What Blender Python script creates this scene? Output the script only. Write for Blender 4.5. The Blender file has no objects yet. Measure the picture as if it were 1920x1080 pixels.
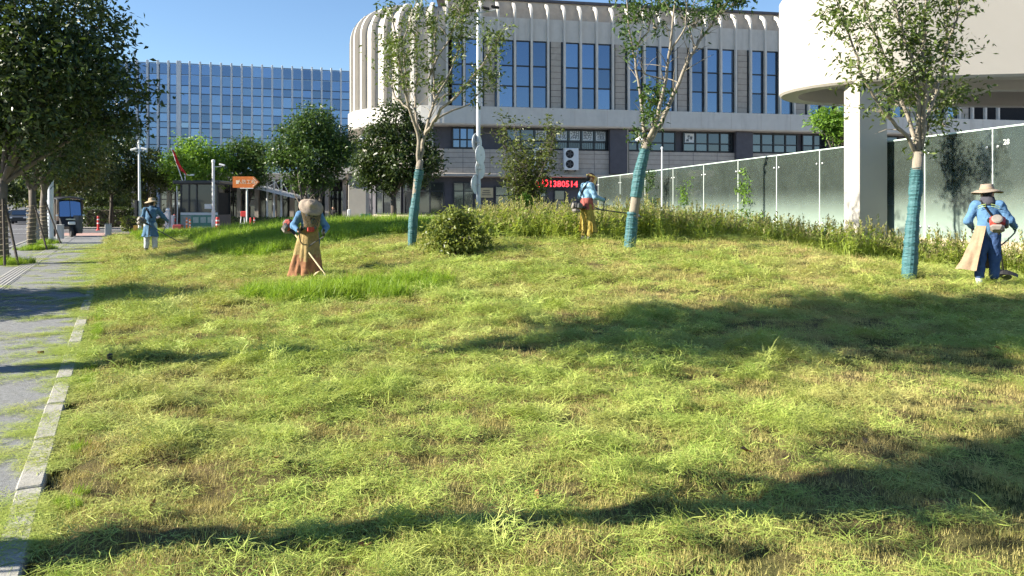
import bpy, bmesh, math, random
import numpy as np
from mathutils import Vector, Matrix, Quaternion

# ------------------------------------------------------------------ camera, sky, sun, exposure
sc = bpy.context.scene
CAMH, FPX, HOR = 1.5, 1450.0, 390.0
cam_d = bpy.data.cameras.new('camera')
cam_d.sensor_width = 36.0
cam_d.lens = 36.0 * FPX / 1920.0
cam_d.shift_y = -(540.0 - HOR) / 1920.0
cam_d.clip_start = 0.05
cam_d.clip_end = 3000.0
cam = bpy.data.objects.new('camera', cam_d)
sc.collection.objects.link(cam)
cam.location = (0, 0, CAMH)
cam.rotation_euler = (math.pi / 2, 0, 0)
sc.camera = cam

SUN_EL = math.radians(27.0)
SUN_AZ = (-0.988, -0.155)                       # horizontal direction towards the sun
w = bpy.data.worlds.new('World'); sc.world = w; w.use_nodes = True
nt = w.node_tree
bg = nt.nodes['Background']
sky = nt.nodes.new('ShaderNodeTexSky')
sky.sky_type = 'NISHITA'; sky.sun_disc = False
sky.sun_elevation = SUN_EL
sky.sun_rotation = math.atan2(SUN_AZ[0], SUN_AZ[1])
sky.altitude = 20; sky.air_density = 1.0; sky.dust_density = 0.0; sky.ozone_density = 4.0
nt.links.new(sky.outputs[0], bg.inputs[0])
bg.inputs[1].default_value = 0.065
sun_d = bpy.data.lights.new('sun', 'SUN'); sun_d.energy = 5.0; sun_d.angle = math.radians(0.53)
sun_d.color = (1.0, 0.92, 0.78)
sun = bpy.data.objects.new('sun', sun_d); sc.collection.objects.link(sun)
sv = Vector((SUN_AZ[0] * math.cos(SUN_EL), SUN_AZ[1] * math.cos(SUN_EL), math.sin(SUN_EL)))
sun.rotation_euler = sv.to_track_quat('Z', 'Y').to_euler()
sun.location = (-30, 0, 40)
vs = sc.view_settings
vs.view_transform = 'Standard'; vs.look = 'None'; vs.gamma = 1.0; vs.use_curve_mapping = False
vs.exposure = 1.6
cy = sc.cycles
cy.max_bounces = 5; cy.diffuse_bounces = 2; cy.glossy_bounces = 2; cy.transmission_bounces = 3
cy.transparent_max_bounces = 8; cy.caustics_reflective = False; cy.caustics_refractive = False
cy.use_denoising = True; cy.denoising_prefilter = 'NONE'; cy.use_adaptive_sampling = True; cy.adaptive_threshold = 0.025

rng = np.random.default_rng(7)
R = math.radians
COL = sc.collection

# ------------------------------------------------------------------ helpers: materials
MATS = {}
def _nodes(name):
    m = bpy.data.materials.new(name); m.use_nodes = True
    t = m.node_tree; t.nodes.clear()
    out = t.nodes.new('ShaderNodeOutputMaterial')
    return m, t, out
def mixrgb(t, fac, a, b, mode='MIX'):
    n = t.nodes.new('ShaderNodeMix'); n.data_type = 'RGBA'; n.blend_type = mode
    for sock, v in ((n.inputs[0], fac), (n.inputs[6], a), (n.inputs[7], b)):
        if hasattr(v, 'is_output'): t.links.new(v, sock)
        elif isinstance(v, (int, float)): sock.default_value = v
        else: sock.default_value = (*v, 1.0)
    return n.outputs[2]
def maprange(t, v, a, b, c=0.0, d=1.0, smooth=False):
    n = t.nodes.new('ShaderNodeMapRange'); n.clamp = True
    if smooth: n.interpolation_type = 'SMOOTHSTEP'
    t.links.new(v, n.inputs[0])
    for i, x in enumerate((a, b, c, d)): n.inputs[i + 1].default_value = x
    return n.outputs[0]
def noise(t, scale, detail=4.0, rough=0.6, coord='pos', stretch=None):
    n = t.nodes.new('ShaderNodeTexNoise'); n.inputs['Scale'].default_value = scale
    n.inputs['Detail'].default_value = detail; n.inputs['Roughness'].default_value = rough
    if coord == 'pos': src = t.nodes.new('ShaderNodeNewGeometry').outputs['Position']
    else: src = t.nodes.new('ShaderNodeTexCoord').outputs['Object']
    if stretch:
        mp = t.nodes.new('ShaderNodeMapping'); mp.inputs['Scale'].default_value = stretch
        t.links.new(src, mp.inputs[0]); src = mp.outputs[0]
    t.links.new(src, n.inputs['Vector'])
    return n.outputs[0]
def M(name, col, rough=0.6, var=0.18, scale=6.0, bump=0.0, bscale=40.0, metal=0.0, spec=0.4, stretch=None, dirt=None):
    if name in MATS: return MATS[name]
    m, t, out = _nodes(name)
    p = t.nodes.new('ShaderNodeBsdfPrincipled')
    c = np.array(col, float)
    f = maprange(t, noise(t, scale, 5, 0.65, stretch=stretch), 0.3, 0.7)
    cc = mixrgb(t, f, tuple(c * (1 - var)), tuple(np.minimum(c * (1 + var), 1)))
    if dirt:
        f2 = maprange(t, noise(t, dirt[1], 6, 0.7, stretch=(1.6, 1.6, 0.22)), 0.52, 0.72, 0, dirt[2])
        cc = mixrgb(t, f2, cc, dirt[0])
    t.links.new(cc, p.inputs['Base Color'])
    p.inputs['Roughness'].default_value = rough; p.inputs['Metallic'].default_value = metal
    p.inputs['Specular IOR Level'].default_value = spec
    if bump:
        b = t.nodes.new('ShaderNodeBump'); b.inputs['Strength'].default_value = bump; b.inputs['Distance'].default_value = 0.02
        t.links.new(noise(t, bscale, 5, 0.7), b.inputs['Height']); t.links.new(b.outputs[0], p.inputs['Normal'])
    t.links.new(p.outputs[0], out.inputs[0])
    MATS[name] = m
    return m
def leafmat(name, dark, light, trans=0.35, rough=0.5, patch=None, inst=False, spec=0.35):
    """foliage: colour varies from leaf to leaf (face attribute v), clump to clump and place to place"""
    m, t, out = _nodes(name)
    a = t.nodes.new('ShaderNodeAttribute'); a.attribute_name = 'v'
    f = a.outputs['Fac']
    cc = mixrgb(t, f, dark, light)
    if inst:
        oi = t.nodes.new('ShaderNodeObjectInfo')
        cc = mixrgb(t, maprange(t, oi.outputs['Random'], 0, 1, 0.0, 0.55), cc, tuple(np.array(dark) * 0.5 + np.array(light) * 0.5 * np.array((1.1, 0.85, 0.9))))
    if patch:
        pf = maprange(t, noise(t, patch[1], 4, 0.6), patch[2], patch[3], 0, patch[4])
        cc = mixrgb(t, pf, cc, patch[0])
    p = t.nodes.new('ShaderNodeBsdfPrincipled'); p.inputs['Roughness'].default_value = rough
    p.inputs['Specular IOR Level'].default_value = spec
    t.links.new(cc, p.inputs['Base Color'])
    tr = t.nodes.new('ShaderNodeBsdfTranslucent')
    t.links.new(mixrgb(t, 0.55, cc, (light[0] * 1.2, light[1] * 1.2, light[2] * 0.5)), tr.inputs[0])
    mx = t.nodes.new('ShaderNodeMixShader'); mx.inputs[0].default_value = trans
    t.links.new(p.outputs[0], mx.inputs[1]); t.links.new(tr.outputs[0], mx.inputs[2])
    t.links.new(mx.outputs[0], out.inputs[0])
    MATS[name] = m
    return m
def mirrorglass(name, col, rough=0.04, dark=(0.012, 0.016, 0.02), refl=0.55):
    m, t, out = _nodes(name)
    d = t.nodes.new('ShaderNodeBsdfPrincipled'); d.inputs['Base Color'].default_value = (*dark, 1); d.inputs['Roughness'].default_value = 0.3
    g = t.nodes.new('ShaderNodeBsdfGlossy'); g.inputs['Roughness'].default_value = rough
    oi = t.nodes.new('ShaderNodeObjectInfo')
    c = mixrgb(t, oi.outputs['Random'], tuple(np.array(col) * 0.66), tuple(np.minimum(np.array(col) * 1.22, 1)))
    t.links.new(c, g.inputs[0])
    b = t.nodes.new('ShaderNodeBump'); b.inputs['Strength'].default_value = 0.06; b.inputs['Distance'].default_value = 0.05
    t.links.new(noise(t, 0.6, 2, 0.5), b.inputs['Height']); t.links.new(b.outputs[0], g.inputs['Normal'])
    mx = t.nodes.new('ShaderNodeMixShader'); mx.inputs[0].default_value = refl
    t.links.new(d.outputs[0], mx.inputs[1]); t.links.new(g.outputs[0], mx.inputs[2]); t.links.new(mx.outputs[0], out.inputs[0])
    MATS[name] = m
    return m
def emit(name, col, s):
    m, t, out = _nodes(name)
    e = t.nodes.new('ShaderNodeEmission'); e.inputs[0].default_value = (*col, 1); e.inputs[1].default_value = s
    t.links.new(e.outputs[0], out.inputs[0]); MATS[name] = m
    return m

# ------------------------------------------------------------------ helpers: meshes
class MB:
    """collects shapes; build() links them as one mesh object"""
    def __init__(s): s.v = []; s.f = []; s.n = 0; s.mi = []; s.cur = 0
    def add(s, verts, faces):
        s.v.extend([tuple(p) for p in verts]); o = s.n
        s.f.extend([tuple(i + o for i in f) for f in faces]); s.mi.extend([s.cur] * len(faces)); s.n += len(verts)
        return s
    def box(s, c, size, rot=None, bev=0.0):
        hx, hy, hz_ = size[0] / 2, size[1] / 2, size[2] / 2
        if bev <= 0:
            vs_ = [(x, y, z) for z in (-hz_, hz_) for y in (-hy, hy) for x in (-hx, hx)]
            fs = [(0, 2, 3, 1), (4, 5, 7, 6), (0, 1, 5, 4), (1, 3, 7, 5), (3, 2, 6, 7), (2, 0, 4, 6)]
        else:
            b = min(bev, hx * .95, hy * .95, hz_ * .95)
            def ring(ix, iy, z): return [(-ix, -iy + b, z), (-ix + b, -iy, z), (ix - b, -iy, z), (ix, -iy + b, z), (ix, iy - b, z), (ix - b, iy, z), (-ix + b, iy, z), (-ix, iy - b, z)]
            r0 = [(x * (hx - b) / hx, y * (hy - b) / hy, -hz_) for x, y, z in ring(hx, hy, 0)]
            r1 = ring(hx, hy, -hz_ + b); r2 = ring(hx, hy, hz_ - b)
            r3 = [(x * (hx - b) / hx, y * (hy - b) / hy, hz_) for x, y, z in ring(hx, hy, 0)]
            vs_ = r0 + r1 + r2 + r3; fs = [tuple(range(7, -1, -1)), tuple(range(24, 32))]
            for k in range(3):
                for i in range(8):
                    j = (i + 1) % 8; fs.append((k * 8 + i, k * 8 + j, k * 8 + 8 + j, k * 8 + 8 + i))
        m = rot.to_matrix() if hasattr(rot, 'to_matrix') else (Matrix.Rotation(rot, 3, 'Z') if rot is not None else None)
        c = Vector(c)
        return s.add([(m @ Vector(p) + c) if m else (Vector(p) + c) for p in vs_], fs)
    def tube(s, pts, rad, n=8, cap=True, flat=1.0):
        pts = [Vector(p) for p in pts]
        if not hasattr(rad, '__len__'): rad = [rad] * len(pts)
        vs_ = []; up = Vector((0.3, 0.2, 1)).normalized(); prev = None
        for i, p in enumerate(pts):
            d = (pts[min(i + 1, len(pts) - 1)] - pts[max(i - 1, 0)])
            d = d.normalized() if d.length > 1e-9 else Vector((0, 0, 1))
            if prev is None:
                a = d.cross(up if abs(d.dot(up)) < .95 else Vector((1, 0, 0))).normalized()
            else:
                a = (prev - d * prev.dot(d)); a = a.normalized() if a.length > 1e-6 else d.orthogonal().normalized()
            prev = a; b = d.cross(a)
            for k in range(n):
                t = 2 * math.pi * k / n
                vs_.append(p + (a * math.cos(t) + b * math.sin(t) * flat) * rad[i])
        fs = []
        for i in range(len(pts) - 1):
            for k in range(n):
                k2 = (k + 1) % n
                fs.append((i * n + k, i * n + k2, (i + 1) * n + k2, (i + 1) * n + k))
        if cap: fs.append(tuple(range(n - 1, -1, -1))); fs.append(tuple(range((len(pts) - 1) * n, len(pts) * n)))
        return s.add(vs_, fs)
    def lathe(s, prof, c=(0, 0, 0), n=16, axis=None, sx=1.0, sy=1.0):
        """prof: list of (r, z)"""
        q = Vector((0, 0, 1)).rotation_difference(Vector(axis)) if axis is not None else None
        c = Vector(c); vs_ = []
        for r, z in prof:
            for k in range(n):
                t = 2 * math.pi * k / n
                p = Vector((r * math.cos(t) * sx, r * math.sin(t) * sy, z))
                vs_.append((q @ p if q else p) + c)
        fs = []
        for i in range(len(prof) - 1):
            for k in range(n):
                k2 = (k + 1) % n
                fs.append((i * n + k, i * n + k2, (i + 1) * n + k2, (i + 1) * n + k))
        fs.append(tuple(range(n - 1, -1, -1))); fs.append(tuple(range((len(prof) - 1) * n, len(prof) * n)))
        return s.add(vs_, fs)
    def prism(s, poly, z0, z1):
        n = len(poly)
        vs_ = [(x, y, z0) for x, y in poly] + [(x, y, z1) for x, y in poly]
        fs = [tuple(range(n - 1, -1, -1)), tuple(range(n, 2 * n))] + [(i, (i + 1) % n, n + (i + 1) % n, n + i) for i in range(n)]
        return s.add(vs_, fs)
    def mesh(s, name, mats=None, smooth=False):
        me = bpy.data.meshes.new(name); me.from_pydata(s.v, [], s.f)
        if mats is not None:
            for m in (mats if isinstance(mats, (list, tuple)) else [mats]): me.materials.append(m)
        if any(s.mi): me.polygons.foreach_set('material_index', s.mi)
        if smooth: me.shade_smooth()
        me.update()
        return me
    def build(s, name, mats, parent=None, smooth=False, loc=None, **tags):
        me = s.mesh(name, mats, smooth)
        return link(name, me, parent, loc, **tags)
def link(name, me, parent=None, loc=None, label=None, cat=None, group=None, kind=None, rot=None):
    o = bpy.data.objects.new(name, me); COL.objects.link(o)
    if loc is not None: o.location = loc
    if rot is not None: o.rotation_euler = rot
    if parent is not None: o.parent = parent
    tag(o, label, cat, group, kind)
    return o
def tag(o, label=None, cat=None, group=None, kind=None):
    if label: o['label'] = label
    if cat: o['category'] = cat
    if group: o['group'] = group
    if kind: o['kind'] = kind
    return o
def thing(name, label, cat, loc=(0, 0, 0), rz=0.0, group=None, kind=None):
    o = bpy.data.objects.new(name, None); COL.objects.link(o); o.empty_display_size = 0.2
    o.location = loc; o.rotation_euler = (0, 0, rz)
    return tag(o, label, cat, group, kind)
def child_map(): 
    d = {}
    for o in bpy.data.objects:
        if o.parent: d.setdefault(o.parent.name, []).append(o)
    return d
def dup(root, loc=None, rz=None, label=None, scale=None, parent=None, cmap=None):
    cmap = cmap or child_map()
    r = root.copy(); COL.objects.link(r); r.parent = parent
    if loc is not None: r.location = loc
    if rz is not None: r.rotation_euler = (0, 0, rz)
    if scale is not None: r.scale = (scale,) * 3
    if label: r['label'] = label
    for ch in cmap.get(root.name, []): dup(ch, parent=r, cmap=cmap)
    return r
def mesh_np(name, V, F, mats, attr=None, smooth=False, mi=None):
    """big meshes from arrays; F is (n,3) or (n,4)"""
    me = bpy.data.meshes.new(name)
    V = np.asarray(V, np.float32); F = np.asarray(F, np.int32)
    k = F.shape[1]
    me.vertices.add(len(V)); me.vertices.foreach_set('co', V.ravel())
    me.loops.add(F.size); me.loops.foreach_set('vertex_index', F.ravel())
    me.polygons.add(len(F)); me.polygons.foreach_set('loop_start', np.arange(0, F.size, k, dtype=np.int32))
    if mi is not None: me.polygons.foreach_set('material_index', np.asarray(mi, np.int32))
    if smooth: me.polygons.foreach_set('use_smooth', np.ones(len(F), bool))
    me.update(calc_edges=True)
    for m in (mats if isinstance(mats, (list, tuple)) else [mats]): me.materials.append(m)
    if attr is not None:
        a = me.attributes.new('v', 'FLOAT', 'FACE'); a.data.foreach_set('value', np.asarray(attr, np.float32))
    return me
def text_mesh(body, size, depth, mat, name='lettering', align='CENTER', font_shear=0):
    c = bpy.data.curves.new(name, 'FONT'); c.body = body; c.size = size; c.extrude = depth; c.align_x = align; c.align_y = 'CENTER'
    c.resolution_u = 2
    o = bpy.data.objects.new('tmp_text', c); COL.objects.link(o)
    dg = bpy.context.evaluated_depsgraph_get(); me = bpy.data.meshes.new_from_object(o.evaluated_get(dg))
    bpy.data.objects.remove(o); bpy.data.curves.remove(c)
    me.name = name; me.materials.clear(); me.materials.append(mat)
    return me

# pixel of the photograph + distance -> point in the world (only used to work out where things stand)
def at(px, py, d): return Vector(((px - 960.0) / FPX * d, d, CAMH + (HOR - py) / FPX * d))
def sstep(t):
    t = np.clip(t, 0, 1); return t * t * (3 - 2 * t)
# value noise
_tab = np.random.default_rng(3).random((256, 256))
def vnoise(x, y):
    xi = np.floor(x).astype(int); yi = np.floor(y).astype(int); fx = x - xi; fy = y - yi
    fx = fx * fx * (3 - 2 * fx); fy = fy * fy * (3 - 2 * fy)
    a = _tab[xi & 255, yi & 255]; b = _tab[(xi + 1) & 255, yi & 255]; c = _tab[xi & 255, (yi + 1) & 255]; d = _tab[(xi + 1) & 255, (yi + 1) & 255]
    return (a * (1 - fx) + b * fx) * (1 - fy) + (c * (1 - fx) + d * fx) * fy
def fbm(x, y, o=4):
    s = 0; a = .5
    for i in range(o): s = s + a * vnoise(x * 2 ** i + 17 * i, y * 2 ** i + 31 * i); a *= .5
    return s / (1 - .5 ** o)

# ------------------------------------------------------------------ terrain
KU, KS = 0.385, 0.512                    # the lawn edge runs along x = -KU - KS*y
WX, WS = 13.4, 0.20                      # the glass wall runs along x = WX - WS*y
def hill(x, y):
    u = x + KS * y + KU
    wv = (WX - WS * y) - x
    h = 0.70 * sstep((y - 8) / 12) * sstep(u / 9) * (1 - sstep((y - 29) / 9)) * (0.25 + 0.75 * sstep(wv / 5))
    h = h + 0.10 * sstep((y - 4) / 5) * sstep((u - 1) / 5) * sstep(wv / 4) * (1 - sstep((y - 29) / 9))
    return h - 0.045 * (1 - sstep(u / 0.25))
_pr = np.random.default_rng(11)
LUMPS = []
for i in range(760):
    yy = math.sqrt(7.0 + 300 * _pr.random()); xx = -KU - KS * yy + 0.4 + _pr.random() * (yy * .67 + KU + KS * yy)
    rl = _pr.uniform(.06, .18); LUMPS.append((xx, yy, rl, _pr.uniform(.8, 1.8), _pr.choice([1, 1, -1]) * rl * _pr.uniform(.18, .42), _pr.uniform(0, 3.14)))
def ghit(px, py, f=None):
    """where the sight line through a pixel meets the lawn"""
    f = f or hill
    d = 2.0
    while d < 120:
        p = at(px, py, d)
        if p.z <= float(f(p.x, p.y)): break
        d += 0.02
    return p
for px, py, r, h in ((330, 712, .22, -.08), (420, 720, .2, -.1), (465, 795, .2, -.09), (600, 760, .3, .12), (590, 785, .18, -.06), (400, 905, .15, -.07), (530, 945, .16, -.09),
                     (1340, 850, .22, -.11), (1600, 815, .26, .13), (1590, 838, .12, -.07), (1085, 930, .13, -.07), (395, 970, .14, -.06), (1490, 685, .25, .07), (640, 800, .15, -.05),
                     (800, 607, .25, -.09), (850, 570, .3, .1), (990, 590, .4, .1), (1180, 590, .5, .12), (1060, 547, .2, -.1), (820, 512, .6, .12), (930, 560, .5, .08), (360, 640, .3, .08), (430, 570, .5, .12), (390, 660, .3, .07)):
    p = ghit(px, py); LUMPS.append((p.x, p.y, max(r, .16), 1.5, h * .62, 0.0))
def relief(x, y):
    u = x + KS * y + KU
    e = sstep(u / 0.5)
    h = 0.03 * (fbm(x * 1.1 + 9, y * 1.1 + 3, 2) - .5) + 0.045 * (fbm(x * 1.5, y * 4.0 + 40, 3) - .5) + .115 * (fbm(x * 4.2 + 11, y * 6.0, 3) - .5) + .016 * (vnoise(x * 13, y * 13) - .5)
    for cx, cy_, r, asp, hh, an in LUMPS:
        m = (np.abs(x - cx) < r * 3.2) & (np.abs(y - cy_) < r * 3.2)
        if not np.any(m): continue
        dx = x[m] - cx; dy = y[m] - cy_
        a = dx * math.cos(an) + dy * math.sin(an); b = -dx * math.sin(an) + dy * math.cos(an)
        h[m] += hh * np.exp(-((a / (r * asp)) ** 2 + (b / r) ** 2))
    return .09 * np.tanh(h / .09) * e
def ground(x, y):
    x = np.atleast_1d(np.asarray(x, float)); y = np.atleast_1d(np.asarray(y, float))
    return hill(x, y) + relief(x, y)
def gz(x, y): return float(ground(x, y)[0])
# ------------------------------------------------------------------ ground, roads, pavement
def sheet(name, poly, z, mat, label):
    return MB().add([(x, y, z) for x, y in poly], [tuple(range(len(poly)))]).build(name, mat, kind='structure', label=label)
m_conc = M('plaza_concrete', (0.30, 0.28, 0.26), .85, .14, 1.3, .25, 30)
m_asph = M('asphalt', (0.10, 0.10, 0.11), .85, .2, 2.0, .4, 120)
m_pave = M('granite_paving', (0.195, 0.20, 0.20), .75, .3, 26.0, .35, 150, dirt=((0.16, 0.15, 0.12), 3.0, .5))
m_kerb = M('kerb_granite', (0.33, 0.32, 0.285), .8, .2, 30.0, .35, 90, dirt=((0.24, 0.21, 0.14), 6.0, .55))
m_tact = M('tactile_tile', (0.36, 0.35, 0.33), .75, .12, 14.0, .2, 80)
m_red = M('red_paving', (0.38, 0.24, 0.21), .85, .15, 3.0, .2, 60)
m_white = M('white_paint', (0.78, 0.78, 0.76), .5, .06, 5.0)
sheet('ground', [(-900, -60), (900, -60), (900, 1600), (-900, 1600)], -0.16, m_conc, 'grey paved ground stretching to the far buildings')
def ux(u, y): return u - KU - KS * y
sheet('street', [(ux(-14, -8), -8), (ux(-3.9, -8), -8), (ux(-3.9, 44), 44), (ux(-3.9, 260), 260), (ux(-16, 260), 260)], -0.13, m_asph, 'dark asphalt street beside the tree lined pavement')
sheet('cross_road', [(-120, 47.5), (60, 47.5), (60, 60), (-120, 60)], -0.125, m_asph, 'asphalt road crossing in front of the guard booth')
sheet('crossing', [(ux(-3.5, 42), 42), (ux(9.0, 42), 42), (ux(6.5, 47.4), 47.4), (ux(-3.5, 47.4), 47.4)], -0.020, m_red, 'reddish paved apron between pavement and road')
for k, yy in enumerate((49.2, 58.6)):
    sheet('road_marking', [(-70, yy), (8, yy), (8, yy + .18), (-70, yy + .18)], -0.119, m_white, ['white painted line along the near side of the road', 'white painted line along the far side of the road'][k])
pv = MB()
P = [(ux(-3.6, -6), -6), (ux(-.14, -6), -6), (ux(-.14, 42), 42), (ux(-3.6, 42), 42)]
pv.prism(P, -0.15, 0.0); pv.build('pavement', m_pave, kind='structure', label='grey granite pavement strewn with grass clippings')
MB().prism([(ux(-3.5, 42), 42), (ux(30, 42), 42), (ux(30, 47.45), 47.45), (ux(-3.5, 47.45), 47.45)], -0.15, -0.026).build('plaza_strip', m_conc, kind='structure', label='pale concrete strip at the far end of the pavement')
kd = Vector((-KS, 1, 0)).normalized(); krz = math.atan2(kd.y, kd.x) - math.pi / 2
# kerb of single stones
kb = thing('kerb', 'pale granite kerb along the lawn edge', None, kind='structure')
ks = MB().box((0, 0, 0), (.125, .985, .20), None, .008).mesh('kerb_stone', m_kerb)
n = 0; y = 1.0
while y < 41.5:
    x = ux(-.072, y); o = link('kerb_stone', ks, kb, (x + rng.normal() * .003, y, -.085 + rng.normal() * .003)); o.rotation_euler = (rng.normal() * .004, 0, krz + rng.normal() * .004)
    y += 1.0 * kd.y; n += 1
kb2 = thing('street_kerb', 'pale kerb between pavement and asphalt street', None, kind='structure')
y = 14.0
while y < 41.5:
    o = link('kerb_stone', ks, kb2, (ux(-3.68, y), y, -.08)); o.rotation_euler = (0, 0, krz); y += 1.0 * kd.y
# tactile strip: tiles with raised bars
ts = thing('tactile_strip', 'strip of ribbed guiding tiles running along the pavement', None, kind='structure')
tm = MB().box((0, 0, -.012), (.40, .395, .03), None, .003)
for i in range(5): tm.box((-.15 + .075 * i, 0, .006), (.036, .385, .014), None, .004)
tme = tm.mesh('tactile_tile', m_tact)
y = 9.0
while y < 41.4:
    o = link('tactile_tile', tme, ts, (ux(-1.92, y), y, .004 + rng.normal() * .001)); o.rotation_euler = (0, 0, krz); y += .4 * kd.y

# ------------------------------------------------------------------ lawn
m_soil, t, out = _nodes('lawn_soil')
p = t.nodes.new('ShaderNodeBsdfPrincipled'); p.inputs['Roughness'].default_value = .95; p.inputs['Specular IOR Level'].default_value = .1
c1 = mixrgb(t, maprange(t, noise(t, 60, 6, .7), .35, .65), (.05, .055, .018), (.14, .13, .05))
c1 = mixrgb(t, maprange(t, noise(t, .8, 4, .6), .45, .65), c1, (.16, .12, .06))
t.links.new(c1, p.inputs['Base Color'])
b = t.nodes.new('ShaderNodeBump'); b.inputs['Strength'].default_value = .8; b.inputs['Distance'].default_value = .02
t.links.new(noise(t, 90, 5, .75), b.inputs['Height']); t.links.new(b.outputs[0], p.inputs['Normal']); t.links.new(p.outputs[0], out.inputs[0])
ys = [1.4]
while ys[-1] < 44: ys.append(ys[-1] + max(.05, .016 * ys[-1] ** 1.05))
ys = np.array(ys); us = np.concatenate([[0.0, .01], np.arange(.06, 12, .075), np.arange(12, 34, .16)])
U, Y = np.meshgrid(us, ys); X = U - KU - KS * Y
Z = ground(X.ravel(), Y.ravel()).reshape(X.shape)
Z[:, 0] = -.15
nu = len(us); idx = np.arange(len(ys) * nu).reshape(len(ys), nu)
F = np.stack([idx[:-1, :-1], idx[:-1, 1:], idx[1:, 1:], idx[1:, :-1]], -1).reshape(-1, 4)
cxm = X.ravel()[F].mean(1); cym = Y.ravel()[F].mean(1)
keep = (cxm < WX - WS * cym + .3) & ~((cym > 36) & (cxm > -6))
lawn_me = mesh_np('lawn', np.stack([X.ravel(), Y.ravel(), Z.ravel()], 1), F[keep], m_soil, smooth=True)
link('lawn', lawn_me, kind='structure', label='rough mown lawn rising to a low mound')

# ---- grass blades, scattered as instances
def blades(n, rad, L, W, lay, h0, curl, seed, segs=3, lean=0.5):
    g = np.random.default_rng(seed)
    a = g.random(n) * 6.283; r = rad * np.sqrt(g.random(n)); base = np.stack([r * np.cos(a), r * np.sin(a), g.random(n) * h0], 1)
    az = g.random(n) * 6.283; Ln = L * (.55 + .9 * g.random(n)); w_ = W * (.7 + .7 * g.random(n))
    if lay: pit = g.normal(.10, .22, n)
    else: pit = 1.571 - np.abs(g.normal(0, lean, n))
    V = []; c = g.normal(0, curl, n); cp = g.normal(-.25 if lay else -.55, .3, n) * (1 if lay else 1)
    p_ = base.copy(); A = az.copy(); Pt = pit.copy()
    side0 = None
    for s in range(segs):
        wd = w_ * (1.0, 1.0, .75, .5)[s] if s < segs - 1 else w_ * .12
        d = np.stack([np.cos(A) * np.cos(Pt), np.sin(A) * np.cos(Pt), np.sin(Pt)], 1)
        sd = np.stack([-np.sin(A), np.cos(A), g.normal(0, .35, n) * (1 if lay else .2)], 1); sd /= np.linalg.norm(sd, axis=1)[:, None]
        V.append(p_ - sd * wd[:, None] / 2); V.append(p_ + sd * wd[:, None] / 2)
        p_ = p_ + d * (Ln / (segs - 1))[:, None]; A = A + c; Pt = Pt + cp * (1.0 if not lay else .8)
        if lay: p_[:, 2] = np.maximum(p_[:, 2], .002)
    V = np.stack(V, 1); k = segs * 2
    F = []
    for s in range(segs - 1): F.append(np.stack([np.arange(n) * k + s * 2, np.arange(n) * k + s * 2 + 1, np.arange(n) * k + s * 2 + 3, np.arange(n) * k + s * 2 + 2], 1))
    v = g.random(n)
    return V.reshape(-1, 3), np.concatenate(F), np.concatenate([v] * (segs - 1))
DRYC = (.52, .42, .18)
m_clip = leafmat('grass_clippings', (.15, .28, .03), (.57, .65, .175), .15, .55, patch=(DRYC, .55, .50, .70, .6), inst=True, spec=.25)
m_stub = leafmat('grass_stubble', (.24, .26, .06), (.56, .50, .20), .12, .7, patch=((.50, .40, .18), .5, .45, .65, .7), inst=True, spec=.15)
m_tall = leafmat('tall_grass', (.12, .24, .02), (.32, .46, .06), .4, .45, inst=True, spec=.3)
m_weed = leafmat('weed_leaves', (.13, .23, .03), (.42, .50, .11), .4, .5, inst=True, spec=.25)
m_seed = leafmat('seed_heads', (.24, .24, .10), (.42, .40, .20), .35, .8, inst=True)
SRC = {}
def source(kind, meshes):
    c = bpy.data.collections.new(kind)
    for i, me in enumerate(meshes):
        o = bpy.data.objects.new('%s_%02d' % (kind, i), me); c.objects.link(o)
    SRC[kind] = c
    return c
def bl_mesh(name, parts, mats):
    Vs, Fs, vs_, mi = [], [], [], []; off = 0
    for (V, F, v), k in parts:
        Vs.append(V); Fs.append(F + off); vs_.append(v); mi.append(np.full(len(F), k)); off += len(V)
    return mesh_np(name, np.concatenate(Vs), np.concatenate(Fs), mats, np.concatenate(vs_), mi=np.concatenate(mi))
source('clipping_mat', [bl_mesh('clipping_mat', [(blades(95, .115, .075, .0024, True, .038, .5, 100 + i), 0), (blades(4, .10, .15, .0024, True, .03, .35, 150 + i), 0)], m_clip) for i in range(8)])
source('stubble_tuft', [bl_mesh('stubble_tuft', [(blades(140, .115, .027, .0023, False, .004, .3, 200 + i, 2, .75), 0)], m_stub) for i in range(4)])
source('tall_tuft', [bl_mesh('tall_tuft', [(blades(140, .15, .23, .006, False, .0, .25, 300 + i, 4, .32), 0)], m_tall) for i in range(4)])
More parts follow.
